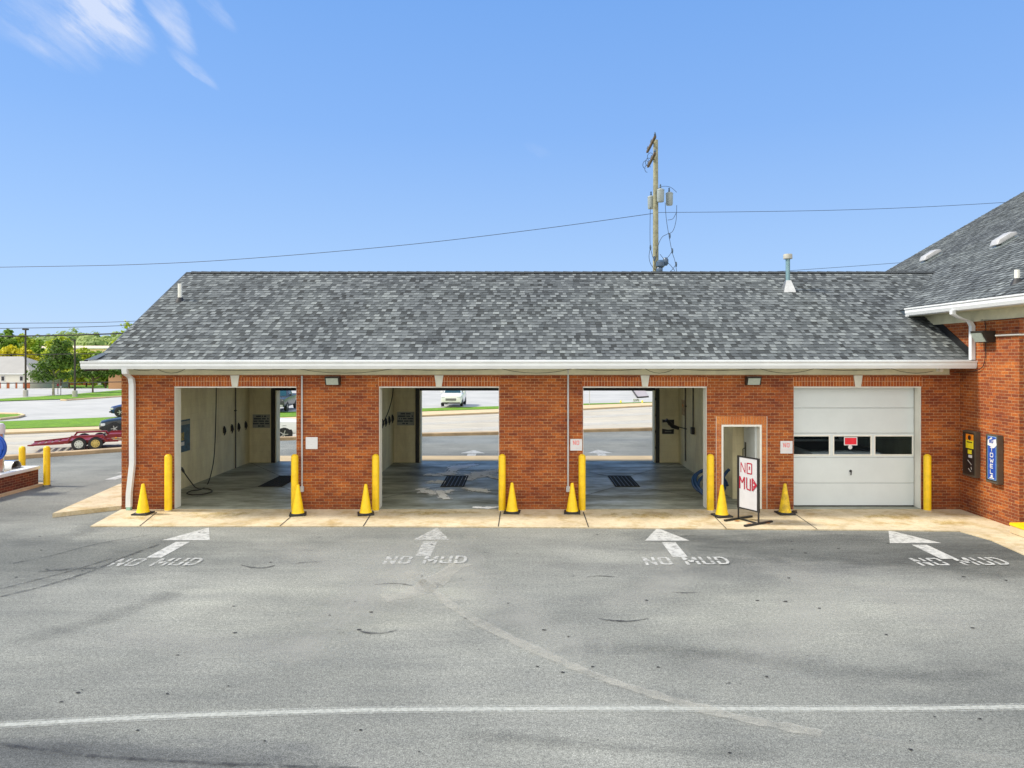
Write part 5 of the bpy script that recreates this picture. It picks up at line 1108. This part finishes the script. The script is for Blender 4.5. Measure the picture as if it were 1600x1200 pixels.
wire('second thin wire over the trees at far left', [(-300, 516, 0), (0, 513.2, 0), (210, 508, 0), (500, 492, 0), (800, 468, 0), (1024, 440, 0)], .014)
wire('thickest black cable crossing the treetops at far left', [(-300, 527, 0), (0, 525.5, 0), (200, 520.5, 0), (500, 505, 0), (800, 480, 0), (1024, 455, 0)], .035)
wire('black cable crossing the crowns just under the lamp head at far left', [(-300, 555, 0), (0, 554, 0), (165, 552.3, 0), (500, 545, 0), (1024, 520, 0)], .02)
wire('lowest black cable crossing the trunk of the round tree at far left', [(-300, 600, 0), (0, 598.8, 0), (190, 596.6, 0), (500, 588, 0), (1024, 560, 0)], .022)

# ------------------------------------------------------------------ lamp posts
def lamp_post(label, px, pyb, ptop, both):
    b_ = P(px, pyb, ZF); t = thing('street_lamp', label, 'lamp post', 'dark lamp posts in the far lot', loc=b_); s = b_.y/F; zt2 = H+(VY-ptop)*s-ZF; cb_ = .75
    m = MB(); m.lathe([(.26, -.1), (.26, cb_-.04), (.22, cb_)], n=16); m.build('concrete_base', M['concgrey'], t, smooth=40)
    m = MB(); m.lathe([(.11, cb_), (.085, zt2)], n=10); m.build('pole', M['bronze'], t, smooth=50)
    m = MB(); 
    if both: m.bbox(-.28, .28, -.2, .2, zt2-.02, zt2+.16, .03)
    else: m.bbox(-.45, .08, -.15, .15, zt2-.06, zt2+.05, .02)
    hd = m.build('lamp_head', M['bronze'], t); MB().box(-.2 if both else -.4, .2 if both else -.1, -.12, .12, zt2-(.035 if both else .075), zt2-(.022 if both else .062)).build('lens', M['lens'], hd)
lamp_post('dark lamp post with a square head, leftmost above the pale roof', 40, 619.5, 515.5, True)
lamp_post('dark lamp post with a short arm between the two small trees', 117, 620.5, 531, False)
b_ = P(921, 632, SZ); t = thing('sign_post', 'thin grey post on the verge seen through the third bay', 'post', loc=b_); MB().lathe([(.045, 0), (.04, 3.4)], n=8).build('post', M['pvc'], t); MB().lathe([(.08, 0), (.08, .05)], n=8).build('base', M['concgrey'], t)
for px, py, col, h_ in ((90.5, 616, 'red', 1.0), (95, 617, 'pvc', .8)):
    b_ = P(px, py, ZF); t = thing('marker_post', 'small post with %s head near the round tree trunk' % ('red' if col == 'red' else 'grey'), 'post', loc=b_); MB().lathe([(.035, -.1), (.035, h_)], n=8).build('post', M['bronze'], t); MB().bbox(-.1, .1, -.05, .05, h_, h_+.28, .02).build('head', M['red' if col == 'red' else 'pvc'], t)
# low sign by the road verge, yellow posts either side
b_ = P(994, 629, SZ); t = thing('lawn_sign', 'low white sign with dark letters on the verge beyond the third bay', 'sign', loc=b_)
MB().bbox(-.34, .34, -.02, .02, .10, .40, .01).build('panel', M['pure'], t); m = MB(); m.box(-.3, -.27, -.015, .015, 0, .10); m.box(.27, .3, -.015, .015, 0, .10); m.build('stakes', M['steel'], t)
m = MB(); strokes(m, 'LV9', (-.24, -.022, .14), (1, 0, 0), (0, 0, 1), .21, w=.2, nrm=(0, -1, 0)); m.build('lettering', M['navy'], t, fixn=False)
for px, lab in ((970, 'short yellow post left of the low white verge sign'), (1003.5, 'short yellow post right of the low white verge sign')):
    b_ = P(px, 629.5, SZ); t = thing('marker_post', lab, 'post', 'short yellow verge posts', loc=b_); MB().lathe([(.08, 0), (.08, .22), (.05, .26)], n=12).build('post', M['ylw'], t, smooth=40); MB().lathe([(.14, -.02), (.14, .02)], n=12).build('base', M['concgrey'], t)
# patch of newer pavement in the lot
m = MB(); zq = ZF+.05; cs4 = [P(996, 620.8, zq), P(1013, 619.6, zq), P(1005, 604, zq), P(984, 604, zq)]
m.face(cs4); struct(m.build('pavement_patch', plain('patch_grey', (.36, .32, .32), .9, var=.08), fixn=False))
m = MB(); m.tube([cs4[3], cs4[0], cs4[1]], .09, 4); struct(m.build('patch_seam', M['crack']))

# ------------------------------------------------------------------ vehicles
def wheel(parent, x, y, r, w, side, rim='rim'):
    m = MB(); y0, y1 = (y-w/2, y+w/2); pr = [(r*.62, y0), (r*.93, y0), (r, y0+.03), (r, y1-.03), (r*.93, y1), (r*.62, y1)]
    m.lathe(pr, (x, 0, r), (0, 1, 0), 24, cap=False); ty = m.build('tyre', M['tyre'], parent, smooth=35)
    m = MB(); m.lathe([(r*.63, y-w*.38), (r*.60, y+w*.22*side)], (x, 0, r), (0, 1, 0), 24); m.build('hub', M['blackm'], ty, smooth=35)
    m = MB(); m.lathe([(r*.64, y+w*.20*side), (r*.66, y+w*.36*side), (r*.58, y+w*.36*side), (r*.54, y+w*.22*side)], (x, 0, r), (0, 1, 0), 24, cap=False); m.lathe([(r*.2, 0), (r*.17, .04*side)], (x, y+w*.31*side, r), (0, 1, 0), 10)
    yo = y+w*.33*side
    if rim in ('rims', 'rimy'):
        m.lathe([(r*.60, y+w*.44*side), (r*.52, y+w*.40*side), (r*.32, y+w*.46*side), (r*.26, y+w*.52*side), (r*.05, y+w*.53*side)], (x, 0, r), (0, 1, 0), 24); m.build('rim', M[rim], ty, smooth=35)
        m = MB()
        for k in range(8):
            a_ = k*math.pi/4; m.lathe([(r*.055, 0), (r*.055, .012*side)], (x+r*.42*math.cos(a_), y+w*.43*side, r+r*.42*math.sin(a_)), (0, 1, 0), 8)
        m.build('rim_holes', M['blk'], ty); return
    for k in range(5):
        a_ = k*2*math.pi/5; m.tube([(x, yo, r), (x+r*.58*math.cos(a_), yo, r+r*.58*math.sin(a_))], r*.09, 4)
    m.build('rim', M[rim], ty, smooth=35)
def vehicle(name, label, cat, style, paint, loc, rz, group=None, rim='rim', lamps=True):
    t = thing(name, label, cat, group, loc=loc, rz=rz); pm = M[paint]
    if style == 'suv': L, Wd, Ht, hood, wb, fw, r = 4.9, 1.96, 1.75, 1.12, 2.85, .93, .38; st = [(2.45, .45, .80, .72), (2.40, .30, 1.0, .90), (2.1, .27, 1.08, .97), (1.2, .26, 1.16, .98), (.2, .26, 1.20, .98), (-1.5, .26, 1.22, .98), (-2.2, .28, 1.20, .95), (-2.42, .38, 1.05, .90)]; gh = [(1.28, 1.14, 1.16, .86, .84), (.45, 1.18, 1.70, .90, .72), (.0, 1.18, 1.75, .90, .74), (-1.6, 1.2, 1.72, .90, .74), (-1.9, 1.2, 1.66, .9, .72), (-2.34, 1.17, 1.2, .86, .80)]
    elif style == 'car': L, Wd, Ht, hood, wb, fw, r = 4.7, 1.84, 1.44, .9, 2.75, .9, .33; st = [(2.35, .40, .62, .60), (2.28, .25, .74, .80), (1.9, .22, .84, .90), (1.0, .2, .93, .92), (0, .2, .96, .92), (-1.5, .2, .98, .92), (-2.15, .24, .98, .86), (-2.35, .35, .85, .78)]; gh = [(1.05, .92, .94, .80, .78), (.25, .94, 1.38, .84, .62), (-.2, .95, 1.44, .84, .64), (-.9, .95, 1.40, .84, .62), (-1.75, .97, 1.0, .8, .74)]
    else: L, Wd, Ht, hood, wb, fw, r = 5.7, 1.98, 1.85, 1.2, 3.5, 1.0, .40; st = [(2.85, .55, .95, .86), (2.78, .42, 1.08, .95), (2.3, .38, 1.14, .985), (1.3, .36, 1.2, .99), (.5, .36, 1.22, .99), (-.8, .36, 1.22, .99), (-.86, .36, 1.24, .99), (-2.75, .38, 1.24, .99), (-2.82, .5, 1.22, .97)]; gh = [(1.25, 1.18, 1.2, .86, .84), (.55, 1.2, 1.78, .9, .72), (.2, 1.2, 1.85, .9, .74), (-.55, 1.2, 1.83, .9, .74), (-.80, 1.2, 1.24, .88, .86)]
    def sec(x, zb_, zt2, hw): 
        mid = (zb_+zt2)/2; return [Vector((x, s*a_, z)) for s, a_, z in ((-1, hw*.86, zb_), (-1, hw*.97, zb_+.12), (-1, hw, mid), (-1, hw*.95, zt2-.06), (-1, hw*.84, zt2), (0, 0, zt2+.03), (1, hw*.84, zt2), (1, hw*.95, zt2-.06), (1, hw, mid), (1, hw*.97, zb_+.12), (1, hw*.86, zb_))]
    m = MB(); m.ring([sec(*s) for s in st]); body = m.build('body', pm, t, smooth=38)
    m = MB(); m.ring([[Vector((x, s*a_, z)) for s, a_, z in ((-1, wb_, zb_), (-1, wt, zt2-.04), (-1, wt*.9, zt2), (1, wt*.9, zt2), (1, wt, zt2-.04), (1, wb_, zb_))] for x, zb_, zt2, wb_, wt in gh]); m.build('cabin', pm, t, smooth=38)
    # glass a few millimetres proud of the cabin
    m = MB(); a0, a1 = gh[0], gh[1]
    def lerp(a_, b_, f_): return a_+(b_-a_)*f_
    def off(v, d_): return Vector(v)+Vector(d_)
    wsx0, wsx1 = lerp(a0[0], a1[0], .08), lerp(a0[0], a1[0], .92); wz0, wz1 = lerp(a0[2], a1[2], .08), lerp(a0[2], a1[2], .92); w0, w1 = lerp(a0[4], a1[4], .1)*.92, lerp(a0[4], a1[4], .92)*.86
    m.face([off((wsx0, -w0, wz0), (.012, 0, .012)), off((wsx0, w0, wz0), (.012, 0, .012)), off((wsx1, w1, wz1), (.012, 0, .012)), off((wsx1, -w1, wz1), (.012, 0, .012))])
    m.build('windscreen', M['carglass'], t, fixn=False)
    m = MB(); e0, e1 = gh[-1], gh[-2]
    m.face([off((lerp(e0[0], e1[0], .1), s*.74, lerp(e0[2], e1[2], .12)), (-.012, 0, .012)) for s in (-1, 1)]+[off((lerp(e0[0], e1[0], .88), s*.62, lerp(e0[2], e1[2], .88)), (-.012, 0, .012)) for s in (1, -1)]); m.build('rear_window', M['carglass'], t, fixn=False)
    segs = list(zip(gh[1:-2], gh[2:-1])) if style != 'pickup' else [(gh[1], gh[3])]
    xa, xb = gh[1][0]-.05, gh[-2][0]+.08; zb_ = gh[1][1]+.03; zt2 = min(gh[1][2], gh[-2][2])-.12; wbs, wts = gh[1][3], gh[1][4]
    for s in (-1, 1):
        cuts = [(xa, lerp(xa, xb, .42)), (lerp(xa, xb, .46), lerp(xa, xb, .74)), (lerp(xa, xb, .78), xb)] if style == 'suv' else [(xa, lerp(xa, xb, .5)), (lerp(xa, xb, .56), xb)]
        for k, (p, q_) in enumerate(cuts):
            def yy_(z): return s*(lerp(wbs, wts, (z-gh[1][1])/(gh[1][2]-.04-gh[1][1]))+.012)
            m = MB(); m.face([(p+(.42 if k == 0 else 0)*(1 if style != 'pickup' else .8), yy_(zb_), zb_), (q_, yy_(zb_), zb_), (q_, yy_(zt2), zt2), (p, yy_(zt2), zt2)]); m.build('side_window', M['carglass'], t, fixn=False)
        m = MB(); mx_ = a0[0]-.35; m.bbox(mx_-.08, mx_+.08, min(s*.93, s*1.14), max(s*.93, s*1.14), zb_, zb_+.17, .03); m.build('mirror', pm if style != 'pickup' else M['blackm'], t)
        for xw in (wb/2+(.22 if style == 'car' else 0), -wb/2):
            m = MB(); m.lathe([(r*1.2, 0), (r*1.2, .006)], (xw, s*(Wd/2-.022), r+.02), (0, s, 0), 24); m.build('wheel_arch', M['blackm'], t); wheel(t, xw, s*(Wd/2-.11), r, .24, s, rim)
        hx_ = st[1][0]; hz_ = st[1][2]-.12
        m = MB(); m.bbox(hx_-.22, hx_+.045, min(s*.52, s*.86), max(s*.52, s*.86), hz_-.10, hz_+.06, .03); m.build('headlight', M['headl'], t)
        if style == 'pickup' and lamps: m = MB(); m.bbox(hx_-.3, hx_+.02, min(s*.8, s*.975), max(s*.8, s*.975), hz_-.17, hz_+.07, .02); m.build('indicator', M['amber'], t)
        xr = st[-1][0]; m = MB(); m.bbox(xr-.02, xr+.2, min(s*.74, s*.93), max(s*.74, s*.93), st[-1][2]-.42, st[-1][2]-.06, .02); m.build('tail_light', M['redl'], t)
    fx = st[0][0]; gz = st[0][2]-.02
    m = MB(); m.bbox(fx-.14, fx+.012, -.5, .5, gz-.24, gz+.02, .02); gr = m.build('grille', M['blackm'], t)
    m = MB()
    for k in range(3): m.box(fx+.012, fx+.022, -.48, .48, gz-.20+.075*k, gz-.175+.075*k)
    m.build('grille_bars', M['steel'], gr)
    m = MB(); m.bbox(fx-.2, fx+.04, -.84, .84, .3 if style != 'pickup' else .42, .42 if style != 'pickup' else .6, .03); m.build('bumper', M['blackm'] if style != 'pickup' else M['steel'], t)
    m = MB(); m.box(fx+.041, fx+.05, -.16, .16, .42, .54); m.build('number_plate', M['pure'], t)
    if style == 'pickup':
        m = MB(); m.box(-2.72, -.92, -.82, .82, 1.235, 1.285); m.build('bed_cover', M['blackm'], t)
        m = MB(); m.bbox(-2.96, -2.83, -.9, .9, .45, .6, .02); m.build('rear_bumper', M['steel'], t)
    return t
vehicle('parked_suv', 'white SUV facing the camera on the lot beyond the middle bay', 'suv', 'suv', 'p_white', (-6.35, 66.6, ZF+.01), R(-91), 'parked vehicles')
vehicle('parked_pickup', 'dark charcoal pickup in the far lot seen through the first bay', 'pickup truck', 'pickup', 'p_dark', (-20.7, 60.9, ZF+.01), R(-84), 'parked vehicles', lamps=False)
vehicle('parked_car', 'blue car in the far lot peeking out behind the brick corner', 'car', 'car', 'p_blue', (-29.0, 54.9, ZF+.01), R(190), 'parked vehicles')
vehicle('moving_car', 'black car on the road behind the red trailer', 'car', 'car', 'p_black', (-24.0, 45.0, ZR+.01), R(211), 'vehicles on the road')
vehicle('pickup_truck', 'white pickup with amber lamp on the road behind the first bay', 'pickup truck', 'pickup', 'p_white', (-15.25, 39.7, ZR+.01), R(25), 'vehicles on the road')
vehicle('parked_suv', 'dark SUV mostly hidden above the third bay view', 'suv', 'suv', 'p_black', (18.2, 96.5, ZF+.01), R(-150), 'parked vehicles')
vehicle('parked_pickup', 'white pickup parked inside the garage, tail to the door windows', 'pickup truck', 'pickup', 'p_white', (8.02, 20.35, .03), R(90), 'parked vehicles')
# flatbed trailer
TA = R(26); tl_ = thing('flatbed_trailer', 'dark red flatbed trailer with two axles parked by the kerb', 'trailer', loc=(-22.53, 36.85, ZR+.01), rz=TA)
m = MB(); m.box(-.95, 1.45, -.95, .95, .42, .47); m.box(-.95, 1.45, -1.0, -.951, .36, .51); m.box(-.95, 1.45, .951, 1.0, .36, .51); m.build('deck', M['trailer'], tl_)
m = MB()
for y_ in (-.96, .9): m.prism([(-.95, y_, .34), (-.95, y_, .50), (-2.45, y_, .38), (-2.45, y_, .32)], (0, .06, 0))
for k in range(5): m.box(-1.0-.30*k, -1.2-.30*k, -.89, .89, .40-.024*k, .43-.024*k)
m.build('tail_ramp', M['trailer'], tl_)
for s in (-1, 1):
    y0, y1 = (min(s*1.0, s*1.26), max(s*1.0, s*1.26)); m = MB(); m.prism([(-.85, y0, .40), (-.60, y0, .76), (.78, y0, .76), (1.02, y0, .40), (.93, y0, .38), (.73, y0, .69), (-.55, y0, .69), (-.76, y0, .38)], (0, y1-y0, 0)); m.build('mudguard', M['trailer'], tl_)
    for x, rimn in ((-.27, 'rims'), (.45, 'rimy')): wheel(tl_, x, s*1.12, .33, .2, s, rimn if s < 0 else 'rims')
m = MB(); m.box(.95, 1.5, -1.02, 1.02, .645, .66); m.prism([(.62, -1.02, .55), (1.02, -1.02, .76), (2.2, -1.02, .76), (2.2, -1.02, .55)], (0, .05, 0)); m.prism([(.75, .97, .62), (1.02, .97, .76), (2.2, .97, .76), (2.2, .97, .62)], (0, .05, 0)); m.box(2.15, 2.2, -.969, .969, .62, .76); m.box(1.451, 2.2, -1.0, 1.0, .40, .60); m.build('side_panel', M['trailer'], tl_)
m = MB(); m.box(1.15, 2.1, -1.035, -1.021, .535, .565); m.box(1.2, 1.9, -1.035, -1.021, .47, .49); m.build('marker_strip', plain('cream_strip', (.75, .62, .4), .5), tl_)
m = MB(); m.box(1.3, 1.38, -1.05, -1.036, .53, .60); m.box(1.9, 2.0, -1.05, -1.036, .53, .60); m.build('marker_light', M['amber'], tl_)
m = MB(); m.tube([(2.2, .5, .45), (2.9, 0, .45), (3.1, 0, .47)], .05, 6); m.tube([(2.2, -.5, .45), (2.9, 0, .45)], .05, 6); m.build('drawbar', M['trailer'], tl_)

# ------------------------------------------------------------------ trees
def leaf_cloud(mb, lobes, n, size, rng, flat=.5):
    for (c, r_) in lobes:
        c = Vector(c); k = int(n*(r_[0]*r_[1]*r_[2])**(2/3))
        ctone = rng.uniform(-.15, .15)
        for _ in range(k):
            d_ = Vector((rng.gauss(0, 1), rng.gauss(0, 1), rng.gauss(0, 1))).normalized(); rad = rng.random()**.42*(1+.18*math.sin(5*d_.x+3*d_.z+c.x)+.1*math.sin(9*d_.y+7*d_.z))
            p = c+Vector((d_.x*r_[0], d_.y*r_[1], d_.z*r_[2]))*rad
            s = size*rng.uniform(.55, 1.3); nn = (d_+Vector((rng.gauss(0, .6), rng.gauss(0, .6), rng.gauss(0, .6)+.4))).normalized(); u_ = nn.orthogonal().normalized(); w_ = nn.cross(u_); a_ = rng.random()*6.28
            u2 = u_*math.cos(a_)+w_*math.sin(a_); w2 = nn.cross(u2)
            mb.face([p+u2*s, p+w2*s*.6, p-u2*s*.9, p-w2*s*.7], min(1, max(0, rng.random()*.7+.15+ctone)))
def tree(name, label, base, hgt, rad, mat, lobes, n=70, size=.18, trunk=.09, seed=1, group='trees beyond the road', clear=.3, bark='bark'):
    rng = random.Random(seed); t = thing(name, label, 'tree', group, loc=base)
    m = MB(); top = hgt*.8; pts = [Vector((0, 0, -.2)), Vector((rng.uniform(-.05, .05), 0, hgt*clear)), Vector((rng.uniform(-.1, .1)*hgt*.2, 0, top))]
    m.tube(smooth_path(pts, 4), [trunk*(1-.8*i/8) for i in range(9)], 8)
    for (c, r_) in lobes:
        zs0 = max(hgt*clear, c[2]*.55); m.tube(smooth_path([(0, 0, zs0), (c[0]*.5, c[1]*.5, (zs0+c[2])/2+.1), c], 3), [trunk*.45*(1-.11*i) for i in range(7)], 5)
    m.build('trunk', M[bark], t)
    m = MB(); leaf_cloud(m, lobes, n, size, rng); m.build('crown', M[mat], t, attr='tone', fixn=False); return t
def lobes_round(h0, h1, r, n, rng, cone=0):
    out = []
    for i in range(n):
        f_ = (i+.5)/n; z = h0+(h1-h0)*f_; a_ = rng.random()*6.28; rr2 = r*math.sin(math.pi*(.18+.72*(f_**(.8+cone)))) ; off_ = rr2*.55*rng.uniform(.5, 1.15)
        lr = max(.35*r, rr2*.55)*rng.uniform(.75, 1.1); out.append(((off_*math.cos(a_), off_*math.sin(a_), z), (lr, lr, lr*.75)))
    return out
rg = random.Random(5); b_ = P(83.5, 617.5, ZF)
lb = [((-1.5, 0, 1.95), (.95, .9, .6)), ((-.4, -.5, 1.85), (.9, .8, .5)), ((.8, .3, 1.9), (.8, .8, .45)), ((-1.2, .4, 2.9), (.9, .9, .6)), ((.2, -.3, 3.0), (1.0, 1, .7)), ((1.35, .1, 3.0), (.8, .9, .55)), ((-.3, .6, 3.7), (.9, .8, .6)), ((1.2, -.2, 3.75), (.8, .7, .6)), ((.5, 0, 4.4), (.9, .9, .6)), ((1.0, .2, 4.9), (.55, .6, .45)), ((2.0, .2, 3.4), (.5, .5, .45)), ((.3, 0, 5.1), (.4, .4, .35))]
tree('round_tree', 'dark green broad young tree on the grass strip at far left', b_, 5.4, 2.4, 'l_dark', lb, n=560, size=.14, trunk=.13, seed=11, bark='wood').scale = (1.24, 1.24, 1.24)
b_ = P(145, 613.5, ZF); lb = [((-1.7, 0, 2.0), (.8, .8, .45)), ((-.7, .2, 2.2), (.9, .9, .55)), ((.4, -.2, 2.1), (.9, .9, .5)), ((1.5, 0, 2.0), (.9, .8, .5)), ((2.4, .2, 2.2), (.7, .8, .45)), ((0, .2, 2.9), (1.0, .9, .55)), ((1.4, .2, 2.9), (.9, .8, .5)), ((-1, 0, 2.8), (.7, .7, .45)), ((.6, 0, 3.5), (.8, .8, .5)), ((3.0, .2, 2.5), (.5, .5, .4))]
tree('round_tree', 'low dark green tree under the left end of the gutter', b_, 3.9, 2.3, 'l_dark', lb, n=480, size=.14, trunk=.10, seed=12).scale = (1.24, 1.24, 1.24)
k = 0
for (px, py_top, wpx, D, zb_, mat, lab) in (
    (10, 510, 44, 170, -2, 'l_mid', 'mid green tree at the very left edge'), (38, 518, 46, 175, -2, 'l_lime', 'lime green tree behind the left lamp post'), (16, 538, 60, 150, -2.6, 'l_yel', 'yellow bush above the pale far roof, left one'),
    (46, 543, 56, 148, -2.6, 'l_yel', 'yellow bush behind the lamp post base roof'), (95, 524, 60, 140, -2.6, 'l_lime', 'bright lime tree right behind the dark broad tree'), (62, 526, 26, 172, -1.5, 'l_mid', 'narrow mid green tree between the lamp post and the broad tree'),
    (135, 545, 70, 150, -2.6, 'l_lime', 'lime tree behind the lamp post with the short arm'), (165, 551, 76, 140, -2.6, 'l_mid', 'mid green tree just above the cornice return'), (200, 494, 44, 118, -2, 'l_lime', 'tall open lime tree touching the left roof slope'),
    (192, 520, 52, 125, -2, 'l_mid', 'green tree beneath the tall open tree by the roof slope'), (-25, 512, 50, 165, -2, 'l_mid', 'mid green tree just outside the left edge'), (78, 548, 30, 145, -2.6, 'l_mid', 'green tree behind the left side of the broad crown'),
    (225, 520, 40, 120, -2, 'l_mid', 'green tree behind the left roof slope'), (108, 550, 60, 139, -2.6, 'l_lime', 'low lime shrub behind the broad tree')):
    s = D/F; top = H+(VY-py_top)*s; hgt = top-zb_; r_ = wpx*s/2; rg = random.Random(100+k); k += 1
    openn = 'tall open' in lab
    tree('background_tree', lab, ((px-VX)*s, D, zb_), hgt, r_, mat, lobes_round(hgt*.25, hgt*.92, r_, 11, rg), n=42 if openn else 100, size=.34 if openn else .42, trunk=.2, seed=200+k, group='trees beyond the far lot')
# far wood on the hill
rg = random.Random(9); m = MB()
for row in range(5):
    D = 300+row*55
    x = -D*.95
    while x < D*.5:
        if x > -D*.35 and row < 3: x += 14; continue
        s = D/F; px = x/s+VX; topy = 516+5*math.sin(px*.045)+4*math.sin(px*.013+1)+rg.uniform(-3, 4)+(4-row)*5.5; top = H+(VY-topy)*s; g0 = terrain_z(x, D); hgt = max(7, top-g0); r_ = rg.uniform(4.5, 7.5)
        tn = rg.uniform(-.3, .3)
        for f_ in (.35, .6, .82):
            rr3 = r_*(1.0 if f_ < .7 else .7); cx, cz = x+rg.uniform(-2, 2), g0+hgt*f_
            for _ in range(55):
                d_ = Vector((rg.gauss(0, 1), rg.gauss(0, 1), rg.gauss(0, 1))).normalized()*(rg.random()**.35); p = Vector((cx+d_.x*rr3, D+d_.y*rr3, cz+d_.z*hgt*.2)); sz2 = rg.uniform(.55, 1.3); nn = (d_+Vector((0, -.3, .5))).normalized(); u_ = nn.orthogonal().normalized(); w_ = nn.cross(u_)
                m.face([p+u_*sz2, p+w_*sz2, p-u_*sz2, p-w_*sz2], min(1, max(0, .5+tn+rg.uniform(-.35, .35))))
        x += rg.uniform(6, 10)
tag(m.build('far_wood', M['l_far'], attr='tone', fixn=False), 'pale green wooded ridge on the horizon', 'wood', kind='stuff')

# ------------------------------------------------------------------ far buildings
def far_building(label, x0, x1, y0, y1, zb_, zw, zr, wallm, roofm, brick=True, wins=None, hip=True, group='buildings beyond the far lot'):
    t = thing('far_building', label, 'building', group, loc=((x0+x1)/2, y0, zb_)); w = (x1-x0)/2; d_ = y1-y0; h_ = zw-zb_
    MB().box(-w, w, 0, d_, -1, h_).build('wall', wallm, t)
    if brick: MB().box(-w-.03, w+.03, -.08, -.002, -1, h_*.42).build('brick_plinth', plain('far_orange_brick', (.42, .13, .05), .8, var=.2), t)
    o = .5; rh = zr-zw; m = MB(); i = d_/2 if hip else 0
    vs = [(-w-o, -o, h_), (w+o, -o, h_), (w+o, d_+o, h_), (-w-o, d_+o, h_), (-w-o+i, d_/2, h_+rh), (w+o-i, d_/2, h_+rh)]
    m.add(vs, [(0, 1, 5, 4), (1, 2, 5), (2, 3, 4, 5), (3, 0, 4), (0, 3, 2, 1)]); m.build('roof', roofm, t)
    MB().box(-w-o, w+o, -o-.05, -o+.1, h_-.18, h_+.02).build('fascia', M['gutter'], t)
    for kind, xx in (wins or []):
        if kind == 'w': f = MB().box(xx-.35, xx+.35, -.10, -.001 if not brick else -.081, h_*.5, h_*.85).build('window_frame', M['pure'], t); MB().box(xx-.27, xx+.27, -.115, -.101, h_*.54, h_*.81).build('pane', M['blk'], f)
        else: dd = MB().box(xx-.55, xx+.55, -.14, -.082, 0, h_*.45).build('door', M['pure'], t); MB().box(xx-.42, xx+.42, -.16, -.141, .02, h_*.42).build('door_panel', M['gutter'], dd)
fr_ = plain('far_roof_grey', (.34, .33, .31), .9, var=.08, scale=.4); wl_ = plain('far_wall_cream', (.72, .70, .62), .8, var=.05)
far_building('pale building with grey hipped roof and white doors at the far left edge', -116, -95.6, 138, 150, -2.6, .45, 3.75, wl_, fr_, wins=[('w', 5.0), ('w', 8.6), ('d', 5.2), ('d', 6.9), ('d', 8.4), ('d', 1.7), ('w', 1.4)])
far_building('cream gabled building behind the two small trees', -106, -88.5, 158, 172, -2.6, .9, 4.6, wl_, plain('far_roof_tan', (.36, .32, .27), .8), wins=[('w', -6), ('w', -2), ('w', 2), ('w', 5), ('d', -4), ('d', 3.5), ('d', 7)], hip=False)
far_building('long low beige warehouse on the far slope', -156, -118, 215, 232, -1.5, 6.4, 7.2, plain('far_beige', (.80, .60, .38), .8, var=.06, scale=.5), plain('far_beige_roof', (.70, .56, .42), .9, var=.06), brick=False, wins=[('w', 8), ('w', 12), ('w', -8)])
far_building('small tan brick building beside the left brick corner', -74.5, -60, 128, 138, -2.6, .9, 1.4, plain('far_tan_brick', (.50, .28, .14), .8, var=.1), fr_, brick=False)
